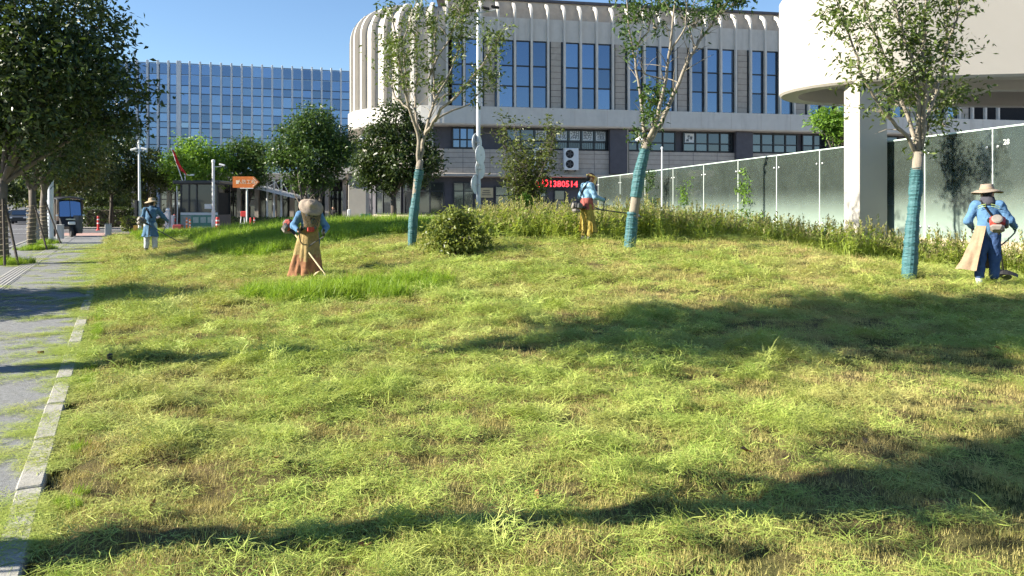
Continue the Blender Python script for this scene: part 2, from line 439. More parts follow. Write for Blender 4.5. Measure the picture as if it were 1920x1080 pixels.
def weed(seed, h, ns):
    g = np.random.default_rng(seed); parts = [(blades(36, .16, h * .5, .009, False, 0, .25, seed, 4, .4), 0)]
    for s in range(ns):
        b0 = np.array([g.normal(0, .1), g.normal(0, .1), 0]); az = g.random() * 6.28; le = abs(g.normal(0, .16)); hh = h * g.uniform(.7, 1.15)
        d = np.array([math.cos(az) * math.sin(le), math.sin(az) * math.sin(le), math.cos(le)]); tip = b0 + d * hh
        sd = np.array([-math.sin(az + 1), math.cos(az + 1), 0]) * .0035
        V = [b0 - sd, b0 + sd, tip + sd * .5, tip - sd * .5]; F = [[0, 1, 2, 3]]; v = [g.random()]
        parts.append(((np.array(V), np.array(F), np.array(v)), 0))
        V = []; F = []; v = []
        for j in range(9):
            tt = 1 - .32 * g.random(); q = b0 + d * hh * tt; a2 = g.random() * 6.28
            e = np.array([math.cos(a2), math.sin(a2), .5 + g.random()]) * .03 * (1.3 - tt + .4); n_ = np.array([-math.sin(a2), math.cos(a2), .2]) * .006
            o_ = len(V); V += [q - n_, q + n_, q + e + n_, q + e - n_]; F.append([o_, o_ + 1, o_ + 2, o_ + 3]); v.append(g.random())
        parts.append(((np.array(V), np.array(F), np.array(v)), 1))
        V = []; F = []; v = []
        for j in range(9):
            tt = .15 + .6 * g.random(); q = b0 + d * hh * tt; a2 = g.random() * 6.28; ln = g.uniform(.05, .12)
            e = np.array([math.cos(a2), math.sin(a2), g.normal(.3, .3)]) * ln; n_ = np.array([-math.sin(a2), math.cos(a2), .1]) * ln * .17
            o_ = len(V); V += [q, q + e * .5 + n_, q + e, q + e * .5 - n_]; F.append([o_, o_ + 1, o_ + 2, o_ + 3]); v.append(g.random())
        parts.append(((np.array(V), np.array(F), np.array(v)), 0))
    return bl_mesh('weed', parts, [m_weed, m_seed])
source('weed', [weed(400 + i, (.34, .44, .5, .56, .4)[i], 6) for i in range(5)])
def scatter(name, kind, pos, scale, label, tilt=.06, cat=None, yaw=None, parent=None, zscale=None):
    n = len(pos); g = np.random.default_rng(len(name) + n)
    me = bpy.data.meshes.new(name); me.vertices.add(n); me.vertices.foreach_set('co', np.asarray(pos, np.float32).ravel())
    rot = np.stack([g.normal(0, tilt, n), g.normal(0, tilt, n), g.random(n) * 6.283], 1).astype(np.float32)
    a = me.attributes.new('rot', 'FLOAT_VECTOR', 'POINT'); a.data.foreach_set('vector', rot.ravel())
    scale = np.broadcast_to(np.asarray(scale, np.float32), (n,)); sv_ = np.stack([scale, scale, scale * (1 if zscale is None else zscale)], 1).astype(np.float32)
    a = me.attributes.new('scl', 'FLOAT_VECTOR', 'POINT'); a.data.foreach_set('vector', np.ascontiguousarray(sv_).ravel())
    a = me.attributes.new('vi', 'INT', 'POINT'); a.data.foreach_set('value', g.integers(0, len(SRC[kind].objects), n).astype(np.int32))
    o = link(name, me, parent, label=label, kind='stuff', cat=cat)
    ng = bpy.data.node_groups.new(name, 'GeometryNodeTree')
    ng.interface.new_socket('Geometry', in_out='INPUT', socket_type='NodeSocketGeometry'); ng.interface.new_socket('Geometry', in_out='OUTPUT', socket_type='NodeSocketGeometry')
    N = ng.nodes; gi = N.new('NodeGroupInput'); go = N.new('NodeGroupOutput'); ip = N.new('GeometryNodeInstanceOnPoints'); ci = N.new('GeometryNodeCollectionInfo')
    ci.inputs[0].default_value = SRC[kind]; ci.inputs[1].default_value = True; ci.inputs[2].default_value = True
    def na(nm, ty):
        q = N.new('GeometryNodeInputNamedAttribute'); q.data_type = ty; q.inputs[0].default_value = nm
        return q.outputs[0]
    e2r = N.new('FunctionNodeEulerToRotation'); L = ng.links
    L.new(gi.outputs[0], ip.inputs['Points']); L.new(ci.outputs[0], ip.inputs['Instance']); ip.inputs['Pick Instance'].default_value = True
    L.new(na('vi', 'INT'), ip.inputs['Instance Index']); L.new(na('rot', 'FLOAT_VECTOR'), e2r.inputs[0]); L.new(e2r.outputs[0], ip.inputs['Rotation'])
    L.new(na('scl', 'FLOAT_VECTOR'), ip.inputs['Scale']); L.new(ip.outputs[0], go.inputs[0])
    md = o.modifiers.new('scatter', 'NODES'); md.node_group = ng
    return o
# where the grass is dry, uncut or weedy
DRY = [(ghit(px, py), r) for px, py, r in ((830, 870, .45), (880, 960, .35), (740, 800, .3), (430, 540, .8), (420, 600, .6), (400, 640, .4), (720, 660, .5), (700, 575, .7), (1250, 520, .9), (1350, 560, .8), (1500, 540, .6), (1130, 505, .8), (1000, 1010, .25), (300, 880, .2), (1850, 690, .5), (760, 500, .7), (1080, 1050, .3))]
def dry(x, y):
    d = .75 * sstep((fbm(x * .55 + 5, y * .55 + 2, 3) - .50) / .16)
    for p_, r in DRY: d = np.maximum(d, np.exp(-((x - p_.x) ** 2 + (y - p_.y) ** 2) / (r * r) * .8))
    return np.clip(d, 0, 1)
TA = ghit(640, 552)
def tallm(x, y):
    x = x + .5 * (vnoise(x * 7, y * 7) - .5); y = y + .8 * (vnoise(x * 6 + 40, y * 6) - .5)
    u = x + KS * y + KU; nz = fbm(x * .9, y * .9, 3)
    a = ((x - TA.x) / 1.55) ** 2 + ((y - TA.y) / .75) ** 2 < .7 + .7 * nz
    b = (y > 17.4 + 2.2 * nz + .5 * np.maximum(x + 6, 0)) & (u > 2.6 + 1.3 * nz) & (x < -1.6) & ~((y > 27) & (u < 3.6))
    c = (y > 32) & (u > 1.5)
    return a | b | c
def weedm(x, y):
    wv = (WX - WS * y) - x; nz = fbm(x * .7 + 3, y * .7, 3)
    return (x > -1.2) & (y > 15.2 + 2.6 * nz - .22 * np.maximum(x - 1, 0) + .9 * np.maximum(4.2 - wv, 0) * 0) & (wv > .12) & (y < 33) & ((wv < 2.6 + 1.6 * nz) | (y > 17.6 + 1.6 * nz))
def pts(dens, y0, y1, seed):
    g = np.random.default_rng(seed)
    xm = 0.70 * y1 + 1.2; A = (xm + KU + KS * y1 + .2) * (y1 - y0); n = int(A * dens)
    y = y0 + (y1 - y0) * g.random(n); x = -KU - KS * y1 + (xm + KU + KS * y1) * g.random(n)
    u = x + KS * y + KU
    k = (u > .03) & (x < .70 * y + 1.2) & (x < WX - WS * y) & ~((y > 35.5) & (x > -6.2))
    return x[k], y[k], g
bands = [(1.6, 4, 34), (4, 6.5, 28), (6.5, 10, 22), (10, 15, 15), (15, 22, 9), (22, 42, 4)]
cp, cs_, sp, ss, tp, tsc, wp, ws, hp, hs = [], [], [], [], [], [], [], [], [], []
for i, (y0, y1, dn) in enumerate(bands):
    sc_ = (1.0, 1.05, 1.25, 1.6, 2.1, 3.0)[i]
    x, y, g = pts((175, 155, 105, 62, 30, 11)[i], y0, y1, 50 + i)
    d = dry(x, y); tl = tallm(x, y); wd = weedm(x, y); rel = fbm(x * 2.1 + 50, y * 2.1, 3)
    gap = fbm(x * 4.5 + 20, y * 6 + 8, 2); hole = relief(x, y) < -.07
    k = ~tl & ~wd & (g.random(len(x)) > d * .93 - .2 * (rel - .5)) & (g.random(len(x)) < .3 + 1.2 * rel) & (g.random(len(x)) < 3.2 * (gap - .27)) & ~(hole & (g.random(len(x)) < .6))
    cp.append(np.stack([x[k], y[k], ground(x[k], y[k]) + .004], 1)); cs_.append(sc_ * g.uniform(.7, 1.2, k.sum()))
    x, y, g = pts((130, 90, 62, 40, 24, 10)[i], y0, y1, 70 + i); tl = tallm(x, y) | weedm(x, y); k = ~tl
    sp.append(np.stack([x[k], y[k], ground(x[k], y[k])], 1)); ss.append((1.0, 1.1, 1.3, 1.7, 2.2, 3.2)[i] * g.uniform(.7, 1.15, k.sum()))
    x, y, g = pts((120, 100, 60, 28, 10, 0)[i], y0, y1, 130 + i); k = ~(tallm(x, y) | weedm(x, y)); k[k] = (relief(x[k], y[k]) > .018) & (dry(x[k], y[k]) < .75)
    hp.append(np.stack([x[k], y[k], ground(x[k], y[k]) + .012 + .018 * g.random(k.sum())], 1)); hs.append((.9, 1.0, 1.2, 1.5, 2.0, 2.6)[i] * g.uniform(.7, 1.2, k.sum()))
    x, y, g = pts((0, 0, 0, 62, 38, 16)[i], y0, y1, 90 + i)
    if len(x):
        k = tallm(x, y); tp.append(np.stack([x[k], y[k], ground(x[k], y[k])], 1)); tsc.append((1, 1, 1, .9, 1.15, 1.5)[i] * g.uniform(.75, 1.2, k.sum()))
    x, y, g = pts((0, 0, 0, 19, 14, 8)[i], y0, y1, 110 + i)
    if len(x):
        k = weedm(x, y); wp.append(np.stack([x[k], y[k], ground(x[k], y[k])], 1)); ws.append(g.uniform(.7, 1.7, k.sum()))
scatter('clippings', 'clipping_mat', np.concatenate(cp), np.concatenate(cs_), 'loose cut grass lying over the mown lawn', .12)
scatter('clipping_heaps', 'clipping_mat', np.concatenate(hp), np.concatenate(hs), 'low heaps and rows of cut grass on the lawn', .4)
scatter('stubble', 'stubble_tuft', np.concatenate(sp), np.concatenate(ss), 'short mown grass stubble of the lawn', .1)
scatter('tall_grass', 'tall_tuft', np.concatenate(tp), np.concatenate(tsc), 'bright green uncut grass on the lawn', .1)
g = np.random.default_rng(9); x = -.8 + 5.6 * g.random(90); y = 17.6 + 3.2 * g.random(90); wp.append(np.stack([x, y, ground(x, y)], 1)); ws.append(g.uniform(1.1, 1.9, 90))
scatter('weeds', 'weed', np.concatenate(wp), np.concatenate(ws), 'seeding weeds growing in front of the glass wall', .1)
# a fringe of longer grass against the kerb, clippings blown over kerb and paving, grass in the tree pits
g = np.random.default_rng(5); y = 2 + 26 * g.random(700) ** 1.4; x = ux(.10 + .10 * g.random(700), y)
k = fbm(x * 2, y * 2, 2) > .45
scatter('kerb_fringe', 'tall_tuft', np.stack([x[k], y[k], ground(x[k], y[k])], 1), .13 + .2 * g.random(k.sum()), 'ragged grass fringe beside the kerb', .2)
NB = 7000; y = 1.8 + 30 * g.random(NB) ** 1.5; uu = -2.6 * g.random(NB) ** 1.6 + .03; x = ux(uu, y)
k = (g.random(NB) < np.clip(1.0 * np.exp(uu / .38), 0, 1) * sstep((fbm(x * 1.9 + 7, y * 1.9, 4) - .36) / .2) + .22 * sstep((fbm(x * 2.2 + 1, y * 2.2 + 9, 4) - .52) / .1)) & (x > -.72 * y - 1)
scatter('blown_clippings', 'clipping_mat', np.stack([x[k], y[k], np.full(k.sum(), .004)], 1), (.6 + .6 * g.random(k.sum())) * np.clip(.7 + y[k] * .05, .8, 2.2), 'thin scatter of cut grass on the paving', .0, zscale=.35)
# ------------------------------------------------------------------ round-cornered building
m_cream = M('cream_cladding', (0.40, 0.375, 0.33), .65, .07, 1.2, .1, 30, dirt=((0.36, 0.34, 0.31), .9, .35))
m_rib = M('rib_cladding', (0.58, 0.55, 0.50), .55, .06, 1.5, .06, 20, dirt=((0.40, 0.38, 0.35), 1.2, .3))
m_cream_fill = M('cream_fill_light', (0.55, 0.53, 0.49), .65, .07, 1.2, .1, 30, dirt=((0.34, 0.32, 0.30), .9, .45))  # cream cladding again, paler to stand in for fill light on the shaded front
m_stone = M('tan_stone', (0.42, 0.375, 0.325), .75, .12, 2.5, .15, 40)
m_dstone = M('dark_stone', (0.075, 0.072, 0.085), .6, .15, 2.0, .1, 30)
m_frame = M('dark_frame', (0.025, 0.03, 0.035), .4, .1)
m_glass = mirrorglass('window_glass', (.26, .36, .52), .05, refl=.62)
m_dglass = mirrorglass('dark_glass', (.30, .34, .37), .06, refl=.38)
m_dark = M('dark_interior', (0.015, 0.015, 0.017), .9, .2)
m_base = M('cream_stone', (0.42, 0.36, 0.27), .7, .1, 3.0, .15, 50, dirt=((0.34, 0.28, 0.20), 2.0, .4))
m_metal = M('pale_metal', (0.62, 0.64, 0.66), .4, .06, 4, metal=.2)
m_steel = M('steel', (0.45, 0.46, 0.47), .35, .1, 4, metal=.8)
fv = Vector((.981, .196, 0)).normalized(); nv = Vector((fv.y, -fv.x, 0))
P0 = Vector((-.855, 62.0, 0)); RR = 8.0
TP = P0 - fv * 4.0; CP = TP - nv * RR
def fpath(s, off=0.0):
    """outer face line of the building; s grows along the front, negative s is the rounded corner; off pushes inwards"""
    if s >= 0: p, n_, tn = TP + fv * s, nv, fv
    else:
        a = -s / RR
        if a <= math.pi / 2:
            n_ = nv * math.cos(a) - fv * math.sin(a); tn = fv * math.cos(a) + nv * math.sin(a); p = CP + n_ * RR
        else:
            n_ = -fv; tn = nv; p = CP - fv * RR - nv * (-s - RR * math.pi / 2)
    return p - n_ * off, n_, tn
SB, S1 = -24.0, 62.0
def strip(prof, s0, s1, step=.6, mb=None):
    """sweeps a wall profile [(inset, z), ...] along the face line"""
    mb = mb or MB(); n_ = max(1, int((min(s1, 0) - s0) / step)) if s0 < 0 else 0
    ss_ = list(np.linspace(s0, min(s1, 0), n_ + 1)) if s0 < 0 else [s0]
    if s1 > 0: ss_.append(s1)
    vs_ = []
    for s in ss_:
        for off, z in prof:
            p, _, _ = fpath(s, off); vs_.append((p.x, p.y, z))
    k = len(prof); fs = []
    for i in range(len(ss_) - 1):
        for j in range(k - 1): fs.append((i * k + j, (i + 1) * k + j, (i + 1) * k + j + 1, i * k + j + 1))
    return mb.add(vs_, fs)
def facebox(mb, s, off, z0, z1, wd, dp):
    p, n_, tn = fpath(s, off); return mb.box((p.x, p.y, (z0 + z1) / 2), (wd, dp, z1 - z0), math.atan2(tn.y, tn.x))
rb = thing('curved_building', 'cream office block with rounded corner, curved ribs and tall blue windows', 'building', (0, 0, 0))
Z1, Z2, Z3, Z4, Z5, ZT = 4.05, 6.25, 8.1, 9.6, 15.75, 18.5
# upper wall: curved over on the corner, stepped on the straight front
cur = [(.42, Z4)] + [(.42, Z5)] + [(.42 + 2.3 * (1 - math.cos(t)), Z5 + 2.3 * math.sin(t)) for t in np.linspace(.15, 1.5, 8)] + [(4.5, ZT - .3)]
strip(cur, SB, -.35).build('corner_wall', m_cream, rb)
RBS = 1.38
# ribs
def rib_prof(rc): return [(0, Z4), (0, ZT - .15 - rc)] + [(rc * (1 - math.cos(t)), ZT - .15 - rc + rc * math.sin(t)) for t in np.linspace(.17, 1.45, 8)]
rib_mesh = None
def rib_geo(wd, dpt, rc):
    prof = rib_prof(rc); mb = MB(); vs_ = []; nn = len(prof)
    for side in (-wd / 2, wd / 2):
        for off, z in prof: vs_.append((side, off, z))
        for i, (off, z) in enumerate(prof):
            t = max(0, i - 1) / (nn - 2) * 1.45
            vs_.append((side, off + dpt * math.cos(t), z - dpt * math.sin(t) * .9))
    fs = []
    for i in range(nn - 1):
        a, b_, c_, d_ = i, nn + i, 2 * nn + i, 3 * nn + i
        fs += [(a, a + 1, b_ + 1, b_), (c_, d_, d_ + 1, c_ + 1), (a, c_, c_ + 1, a + 1), (b_, b_ + 1, d_ + 1, d_)]
    fs += [(nn - 1, 3 * nn - 1, 4 * nn - 1, 2 * nn - 1), (0, nn, 3 * nn, 2 * nn)]
    return mb.add(vs_, fs).mesh('rib', m_rib)
rib_corner, rib_front = rib_geo(.24, .46, 2.6), rib_geo(.17, .30, 1.25)
s0r = (.981 * 0) ; s = -.35 - RBS * 13
ribs = []
while s < 52:
    p, n_, tn = fpath(s, 0 if s < -1 else .15); o = link('rib', rib_corner if s < -1 else rib_front, rb, (p.x, p.y, 0)); o.rotation_euler = (0, 0, math.atan2(tn.y, tn.x)); ribs.append(s); s += RBS
# straight front above the band: piers between window groups, lintel, set-back attic, coping
front = MB(); S_L = -.35
strip([(.42, 15.1), (.42, 16.9), (1.3, 16.95)], S_L, S1, mb=front).build('lintel_wall', m_cream_fill, rb)
strip([(1.3, 16.9), (1.3, ZT + .05)], S_L, S1).build('attic_wall', m_stone, rb)
strip([(1.15, ZT), (1.15, ZT + .22), (1.6, ZT + .22)], S_L - 1, S1).build('coping', m_dstone, rb)
strip([(1.15, ZT - .02), (6, ZT - .02)], S_L - 1, S1).build('roof', m_dstone, rb)
# windows in groups of three and a bit bays, tan stone piers between
PER = RBS * 4; gs0 = 4.0 - .45 - PER          # group start along s
wrows = [(9.68, 11.35), (11.42, 13.0), (13.07, 15.05)]
def pane_obj(nm, s_a, s_b, za, zb, off, parent, mat, th=.03):
    p, n_, tn = fpath((s_a + s_b) / 2, off); key = (nm, round(s_b - s_a, 3), round(zb - za, 3), mat.name)
    if key not in PM: PM[key] = MB().box((0, 0, 0), (s_b - s_a, th, zb - za)).mesh(nm, mat)
    o = link(nm, PM[key], parent, (p.x, p.y, (za + zb) / 2)); o.rotation_euler = (rng.normal() * .003, 0, math.atan2(tn.y, tn.x) + rng.normal() * .003)
    return o
PM = {}
g0 = gs0
while g0 < 46:
    edges = [g0] + [r for r in ribs if g0 + .3 < r < g0 + 3.35 * RBS - .3] + [g0 + 3.35 * RBS]
    for a, b_ in zip(edges[:-1], edges[1:]):
        a2, b2 = a + (.1 if a in ribs else 0), b_ - (.1 if b_ in ribs else 0)
        if b2 < 0.2: continue
        a2 = max(a2, .05)
        fr = MB()
        for ss_ in (a2 + .03, b2 - .03): facebox(fr, ss_, .50, Z4, 15.1, .06, .14)
        for zz in (Z4 + .04, 11.385, 13.035, 15.06): facebox(fr, (a2 + b2) / 2, .505, zz - .05, zz + .05, b2 - a2 - .11, .12)
        wo = fr.build('window', m_frame, rb)
        for za, zb in wrows: pane_obj('pane', a2 + .055, b2 - .055, za, zb, .55, wo, m_glass)
    # pier
    pa, pb = g0 + 3.35 * RBS, g0 + PER
    if pb > 0.3:
        pw = MB(); facebox(pw, (max(pa, 0) + pb) / 2, .66, Z4, 15.1, pb - max(pa, 0) - .02, .4); po = pw.build('pier', m_dstone, rb)
        for zz in np.arange(9.62, 15, .5): pane_obj('panel', max(pa, 0) + .03, pb - .03, zz + .015, zz + .485, .44 + rng.random() * .01, po, m_stone, .05)
    g0 += PER
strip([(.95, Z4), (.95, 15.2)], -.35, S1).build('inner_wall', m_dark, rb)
# band
strip([(.6, Z4 + .03), (-.12, Z4), (-.12, Z3 + .12), (-.02, Z3), (1.3, Z3 - .03)], SB, S1).build('band', m_cream_fill, rb)
bj = MB()
for s in np.arange(-12, 50, 2.76): facebox(bj, s, -.122, Z3 + .14, Z4 - .02, .02, .01)
bj.build('band_joint', m_stone, rb)
# second floor: tan wall behind, window strips, dark piers, spandrel
strip([(1.2, Z3), (1.2, Z2)], SB, -1.6).build('upper_wall', m_cream, rb)
strip([(1.25, Z3), (1.25, Z2 - .2)], -1.6, S1).build('recess_wall', m_dstone, rb)
strip([(1.2, Z2 - .02), (.75, Z2), (.75, Z1 + .25), (.45, Z1 + .2), (.45, Z1), (1.5, Z1 - .05)], SB, S1).build('spandrel', m_stone, rb)
sj = MB()
for zz in (4.75, 5.15, 5.55, 5.95): strip([(.742, zz), (.742, zz + .025)], -11, S1, mb=sj)
for s in np.arange(-10, 50, 2.2): facebox(sj, s, .746, Z1 + .3, Z2 - .02, .025, .012)
sj.build('spandrel_joint', m_dstone, rb)
SX = lambda px: (lambda k: ((k * TP.y - TP.x) / (fv.x - k * fv.y)))((px - 960) / FPX)     # pixel column -> distance along the front
for a, b_ in ((1147, 1180), (1385, 1416), (1560, 1590)):
    pm = MB(); facebox(pm, SX((a + b_) / 2), .62, Z1 + .3, Z3 - .05, SX(b_) - SX(a), .5); pm.build('pilaster', m_dstone, rb)
lcd = lambda c_, mat, h: text_mesh(c_, h, .004, mat)
m_paper = M('paper', (0.62, 0.66, 0.68), .8, .06, 3)
m_ink = M('grey_ink', (0.13, 0.16, 0.18), .8, .2, 9)
def win2(pa, pb, nb, za=Z2 + .08, zb=Z3 - .1, mat=None, chars='', split=.42, rail=True):
    sa, sb_ = SX(pa), SX(pb); fr = MB(); n_ = nb; wdt = (sb_ - sa) / n_
    for i in range(n_ + 1): facebox(fr, sa + i * wdt, 1.1, za, zb, .10, .14)
    zs = za + (zb - za) * split
    for zz in (za + .04, zs, zb - .04): facebox(fr, (sa + sb_) / 2, 1.105, zz - .05, zz + .05, sb_ - sa, .11)
    wo = fr.build('window', m_frame, rb)
    for i in range(n_):
        for z0, z1 in ((za + .1, zs - .06), (zs + .06, zb - .1)): pane_obj('pane', sa + i * wdt + .06, sa + (i + 1) * wdt - .06, z0, z1, 1.15, wo, mat or m_dglass)
    for i, ch in enumerate(chars):
        if ch == ' ': continue
        s_ = sa + (i + .5) * wdt; pw = MB(); facebox(pw, s_, 1.075, zs + .1, zb - .12, min(1.0, wdt - .3), .012); pp = pw.build('paper_sheet', m_paper, wo)
        if ch != '.':
            me = lcd(ch, m_ink, .82); p, n2, tn = fpath(s_, 1.062); o = link('lettering', me, pp, (p.x, p.y, (zs + zb) / 2)); o.rotation_euler = (math.pi / 2, 0, math.atan2(tn.y, tn.x))
        else:
            dr = MB(); 
            for q in range(7): p, n2, tn = fpath(s_ + rng.uniform(-.3, .3), 1.066); dr.box((p.x, p.y, (zs + zb) / 2 + rng.uniform(-.3, .3)), (rng.uniform(.1, .3), .006, rng.uniform(.05, .2)), math.atan2(tn.y, tn.x))
            dr.build('drawing', m_ink, pp)
    if rail:
        rl = MB(); facebox(rl, (sa + sb_) / 2, .95, za + .62, za + .66, sb_ - sa, .03)
        for s_ in np.arange(sa + .1, sb_, .16): facebox(rl, s_, .95, za - .05, za + .62, .02, .02)
        rl.build('railing', m_frame, wo)
win2(852, 893, 3, mat=m_glass, rail=False)
win2(955, 1033, 3, chars='  固', rail=True)
win2(1047, 1146, 4, chars='城湖螃蟹')
win2(1180, 1276, 4, rail=False)
win2(1291, 1384, 4, chars='.   ', rail=False)
win2(1417, 1508, 4, rail=False); win2(1518, 1560, 2, rail=False); win2(1592, 1700, 4, rail=False); win2(1720, 1900, 6, rail=False)
# ground floor: cream plinth, dark glazing, doors
strip([(1.55, Z1), (1.55, .0)], SB, S1).build('ground_wall', m_dstone, rb)
strip([(1.5, .95), (1.32, .95), (1.32, -.14)], -9.5, SX(893)).build('plinth', m_base, rb)
strip([(1.5, .45), (1.40, .45), (1.40, -.14)], SX(893), S1).build('plinth', m_dstone, rb)
def gwin(pa, pb, nb, za, zb, mat=None, s_pair=None, name='window'):
    sa, sb_ = s_pair or (SX(pa), SX(pb)); fr = MB(); wdt = (sb_ - sa) / nb
    for i in range(nb + 1): facebox(fr, sa + i * wdt, 1.45, za, zb, .09, .12)
    for zz in (za + .04, za + (zb - za) * .72, zb - .04):
        for i in range(nb): facebox(fr, sa + (i + .5) * wdt, 1.455, zz - .04, zz + .04, wdt - .085, .1)
    wo = fr.build(name, m_frame, rb)
    for i in range(nb):
        for z0, z1 in ((za + .08, za + (zb - za) * .72 - .04), (za + (zb - za) * .72 + .04, zb - .08)): pane_obj('pane', sa + i * wdt + .05, sa + (i + 1) * wdt - .05, z0, z1, 1.49, wo, mat or m_dglass)
gwin(0, 0, 3, 1.0, 3.6, s_pair=(-8.6, -5.0)); gwin(0, 0, 3, 1.0, 3.6, s_pair=(-4.6, -.6))
gwin(855, 893, 2, 1.0, 3.6); gwin(935, 985, 2, .5, 3.3); gwin(1005, 1032, 2, .5, 3.2); gwin(1048, 1068, 1, 0.0, 3.0, name='door'); gwin(1100, 1180, 4, .5, 3.0); gwin(1200, 1300, 4, .5, 3.0)
# porch on the left corner: slab and pillar
pp = MB(); pp.box((at(672, 0, 58).x, 58.2, 1.95), (1.35, 1.3, 4.2), 0, .03); pp.build('porch_pillar', m_cream, rb)
pp = MB(); pp.box((at(655, 0, 58).x - .3, 58.5, 4.3), (2.6, 2.6, .5), 0, .03); pp.build('porch_slab', m_rib, rb)
# attached things
led = thing('led_sign', 'red scrolling LED sign above the ground floor door', 'sign', (0, 0, 0))
sa, sb_ = SX(988), SX(1112)
x_ = MB(); facebox(x_, (sa + sb_) / 2, 1.28, 3.12, 3.85, sb_ - sa, .22); x_.build('sign_box', m_frame, led)
me = text_mesh('热线1380514', .74, .006, emit('led_red', (1.0, .03, .04), 2.4)); p, n_, tn = fpath((sa + sb_) / 2 - .15, 1.155)
o = link('lettering', me, led, (p.x, p.y, 3.47)); o.rotation_euler = (math.pi / 2, 0, math.atan2(tn.y, tn.x)); o.scale = (.97, .95, 1)
def ac_unit(px, py0, py1, label, fans=True):
    s_ = SX(px); p, n_, tn = fpath(s_, .28); z0, z1 = at(px, py1, p.y).z, at(px, py0, p.y).z; h = z1 - z0; wd = h * .68
    a = thing('air_conditioner', label, 'air conditioner', (p.x, p.y, z0), math.atan2(tn.y, tn.x), group='air conditioner outdoor units')
    MB().box((0, 0, h / 2), (wd, .42, h), None, .03).build('casing', M('ac_white', (.66, .68, .68), .5, .05), a)
    for zz in (.27, .73):
        MB().lathe([(h * .19, 0), (h * .19, .012), (h * .17, .014), (h * .165, .006), (.0, .006)], (-wd * .12, -.212, h * zz), 20, axis=(0, -1, 0)).build('fan_ring', m_dark, a)
        fb = MB()
        for q in range(5): fb.box((-wd * .12 + math.cos(q * 1.257) * h * .08, -.224, h * zz + math.sin(q * 1.257) * h * .08), (h * .13, .006, h * .05), Matrix.Rotation(-q * 1.257, 3, 'Y').to_quaternion())
        fb.build('fan_blade', M('fan_grey', (.07, .07, .075), .5), a)
    MB().box((-wd * .3, .02, -.06), (.06, .5, .12)).box((wd * .3, .02, -.06), (.06, .5, .12)).build('bracket', m_frame, a)
ac_unit(1072, 278, 319, 'white twin-fan air conditioner on the wall right of the LED sign tree')
ac_unit(1016, 278, 319, 'white twin-fan air conditioner half hidden behind the slender shrub tree')
pl = thing('wall_plaque', 'small pale brass plaque on the dark wall beside the lamp post', 'plaque', (0, 0, 0))
x_ = MB(); facebox(x_, SX(917), 1.36, 2.35, 3.15, SX(930) - SX(904), .05); x_.build('plate', M('brass', (.45, .38, .24), .4, .1, 5, metal=.4), pl)
x_ = MB()
for i in range(3): facebox(x_, SX(917), 1.33, 2.55 + i * .17, 2.6 + i * .17, .75 - .1 * i, .012)
x_.build('engraving', m_frame, pl)

# ------------------------------------------------------------------ glass office block far left
m_bglass = mirrorglass('blue_glass', (.29, .39, .56), .05, dark=(.03, .05, .08), refl=.72)
m_mull = M('mullion', (.52, .56, .60), .45, .06, 1.0)
m_tran = M('transom', (.10, .135, .19), .5, .1)
gb = thing('glass_office_block', 'long blue glass office block with pale vertical fins behind the trees', 'building', (0, 0, 0))
A_, B_, C_ = at(178, 0, 113), at(336, 0, 115), at(710, 0, 123)
for q in (A_, B_, C_): q.z = 0
TOPZ = 23.0
zr = [TOPZ, 21.35, 19.75, 18.55, 16.85, 15.6, 14.3, 13.4, 12.1, 10.9, 9.6, 8.0, 6.4, 4.8, 3.2, 0]
lower = MB(); npane = 0
gpm = {}
for (S_, E_, nb) in ((A_, B_, 8), (B_, C_, 20)):
    L = (E_ - S_).length; t_ = (E_ - S_) / L; ang = math.atan2(t_.y, t_.x); nn = Vector((t_.y, -t_.x, 0)); bw = L / nb
    for i in range(nb + 1):
        p = S_ + t_ * (i * bw); big = (i == nb and S_ is A_)
        if i == 0 and S_ is B_: continue
        link('fin', gpm.setdefault(('fin', big), MB().box((0, -.22, (TOPZ + .35) / 2), (.62 if big else .26, .5, TOPZ + .35), None, .02).mesh('fin', m_mull)), gb, (p.x, p.y, 0), rot=(0, 0, ang))
    tr = MB()
    for zz in zr[:-1]: tr.box((S_ + t_ * L / 2 + nn * .05 + Vector((0, 0, zz))), (L, .16, .09), ang)
    tr.build('transom', m_tran, gb)
    for i in range(nb):
        for r_ in range(len(zr) - 1):
            p = S_ + t_ * ((i + .5) * bw); za, zb = zr[r_ + 1] + .07, zr[r_] - .07; h = zb - za
            if r_ < 10:
                key = (round(bw, 3), r_)
                if key not in gpm: gpm[key] = MB().box((0, 0, 0), (bw - .27, .05, h)).mesh('pane', m_bglass)
                o = link('pane', gpm[key], gb, (p.x, p.y, (za + zb) / 2)); o.rotation_euler = (rng.normal() * .006, 0, ang + rng.normal() * .006)
            else: lower.box((p.x, p.y, (za + zb) / 2), (bw - .27, .05, h), ang)
    MB().box(S_ + t_ * L / 2 - nn * .5 + Vector((0, 0, 10.5)), (L - .2, .3, 21), ang).build('core_wall', M('core_blue', (.10, .13, .18), .8), gb)
lo = lower.build('lower_panes', m_bglass, gb); lo['kind'] = 'stuff'
MB().prism([(A_.x, A_.y + .7), (B_.x, B_.y + .7), (C_.x, C_.y + .7), (C_.x, C_.y + 30), (A_.x - 3, A_.y + 30)], 20.6, 21.0).build('roof', m_dstone, gb)

